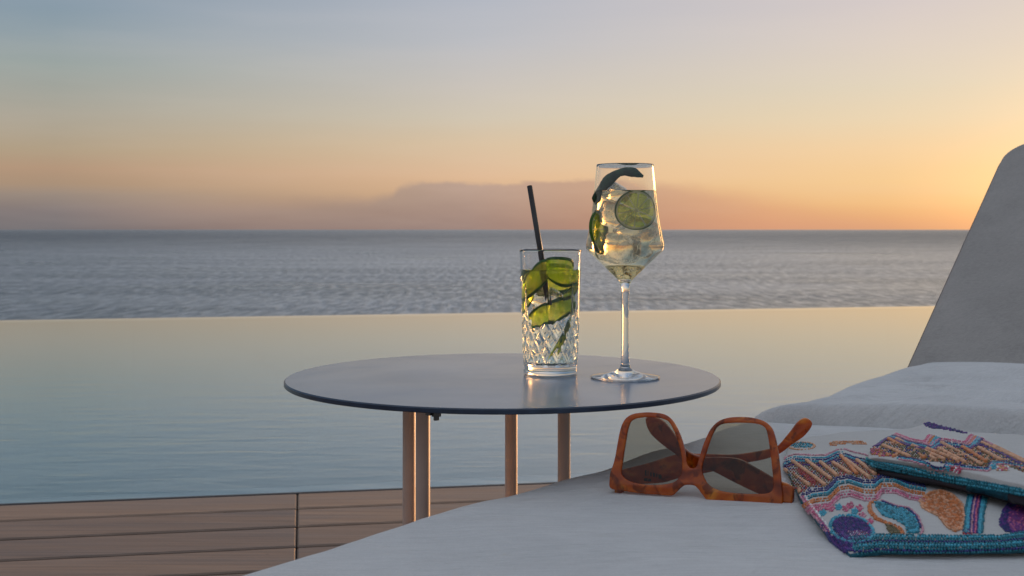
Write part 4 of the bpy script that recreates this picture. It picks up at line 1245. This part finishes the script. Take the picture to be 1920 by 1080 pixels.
vs_ = [gB[j][i] - UP * .0066 for j in J for i in I] + [gB[j][i] - UP * .012 for j in J for i in I]
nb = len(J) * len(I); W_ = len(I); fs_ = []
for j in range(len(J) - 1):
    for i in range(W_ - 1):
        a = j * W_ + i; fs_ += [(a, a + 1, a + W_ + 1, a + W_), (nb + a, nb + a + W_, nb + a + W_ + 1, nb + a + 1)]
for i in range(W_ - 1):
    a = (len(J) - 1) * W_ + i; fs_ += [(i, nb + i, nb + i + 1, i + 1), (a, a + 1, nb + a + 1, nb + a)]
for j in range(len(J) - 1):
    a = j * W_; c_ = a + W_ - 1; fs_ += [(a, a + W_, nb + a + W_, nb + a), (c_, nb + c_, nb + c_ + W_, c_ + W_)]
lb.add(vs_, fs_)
o = lb.build('gap_shade', M['gap_shade']); parent_keep(o, rootB)
B = Beads(sB)
for k in range(6):
    B.line(Zp([(668, 362 + 4 * k), (720, 378 + 7 * k), (900, 412 + 7 * k), (1100, 454 + 7.5 * k), (1350, 500 + 8 * k), (1560, 537 + 8 * k), (1728, 568 + 8 * k), (1900, 612 + 8 * k), (2100, 662 + 8 * k)]), ['teal', 'turq', 'teal', 'teal', 'turq', 'teal'][k], .0012)
B.line(Zp([(660, 350), (655, 300), (680, 260), (740, 230), (800, 195), (820, 165)]), 'teal', .0013); B.line(Zp([(672, 345), (668, 300), (695, 262), (750, 236), (810, 198), (830, 170)]), 'turq', .0012)
tzb = [(690, 262), (760, 240), (810, 200), (860, 215), (950, 250), (1050, 270), (1100, 290), (1160, 250), (1250, 260), (1360, 280), (1400, 245), (1450, 250), (1560, 300), (1700, 370), (1860, 450)]
for dy, cols in ((-22, 'pink'), (-12, 'rose'), (0, 'navy'), (9, 'turq'), (18, 'navy'), (26, 'purple')): B.line(Zp([(x, y + dy) for x, y in tzb[(0 if dy >= 0 else 2):]]), cols)
band = Zp([(690, 280), (760, 265), (820, 225), (950, 275), (1100, 315), (1160, 275), (1360, 305), (1400, 270), (1560, 320), (1860, 470), (1860, 500), (1560, 400), (1500, 440), (1440, 415), (1200, 395), (900, 350), (700, 330)])
B.fill(band, 'olive', 4.6, .001, cols=['olive', 'rust', 'olive', 'navy', 'peach'])
for a, b in [((700, 270), (850, 350)), ((735, 262), (870, 340)), ((780, 280), (960, 355)), ((815, 235), (1060, 365)), ((870, 235), (1130, 375)), ((975, 280), (1190, 375)), ((1070, 300), (1290, 385)), ((1150, 300), (1330, 395)), ((1170, 262), (1440, 410)), ((1310, 290), (1470, 390)), ((1420, 295), (1570, 380)), ((1440, 260), (1690, 375)), ((1520, 282), (1720, 380)), ((1560, 310), (1800, 430)), ((690, 300), (760, 345))]:
    B.tubebead(z5(a), z5(b), 'orange' if a[0] in (1310, 815, 700) else 'peach')
B.fill(Zp([(700, 290), (760, 300), (850, 345), (780, 350), (700, 335)]), 'orange', 4, cols=['orange', 'pink'])
# lower edge: small flowers and zig between band and border
zz = [(880, 350), (980, 365), (1060, 385), (1130, 415), (1190, 420), (1210, 395), (1300, 410), (1420, 425), (1490, 430), (1510, 385), (1600, 385), (1728, 410), (1860, 450)]
for dy, cols in ((0, 'navy'), (9, 'turq'), (17, 'rose')): B.line(Zp([(x, y + dy) for x, y in zz]), cols)
B.fill(Zp(ell(1270, 432, 45, 22, .2)), 'pink', 4, cols=['pink', 'red', 'white']); B.fill(Zp([(1200, 400), (1245, 400), (1235, 440), (1190, 430)]), 'turq', 4)
B.fill(Zp([(1510, 385), (1545, 375), (1540, 430), (1500, 430)]), 'turq', 4); B.fill(Zp([(1550, 405), (1640, 410), (1620, 450), (1550, 445)]), 'peach', 4, cols=['peach', 'white', 'pink'])
for (x0, y0) in ((1090, 215), (1370, 215)):
    for k, cols in enumerate(['pink', 'rose', 'orange', 'turq', 'turq', 'navy']):
        B.line(Zp([(x0 - 40 + 15 * k, y0 + 40 + 5 * k), (x0 + 15 * k, y0 - 12 + 5 * k)]), cols, .0011)
B.fill(Zp([(1040, 108), (1090, 105), (1180, 128), (1250, 155), (1345, 190), (1340, 196), (1260, 180), (1180, 165), (1100, 160), (1060, 140)]), 'purple', 3.4, cols=['purple', 'navy'])
o = B.mb.build('beadwork', BMATS, smooth=True); parent_keep(o, rootB)
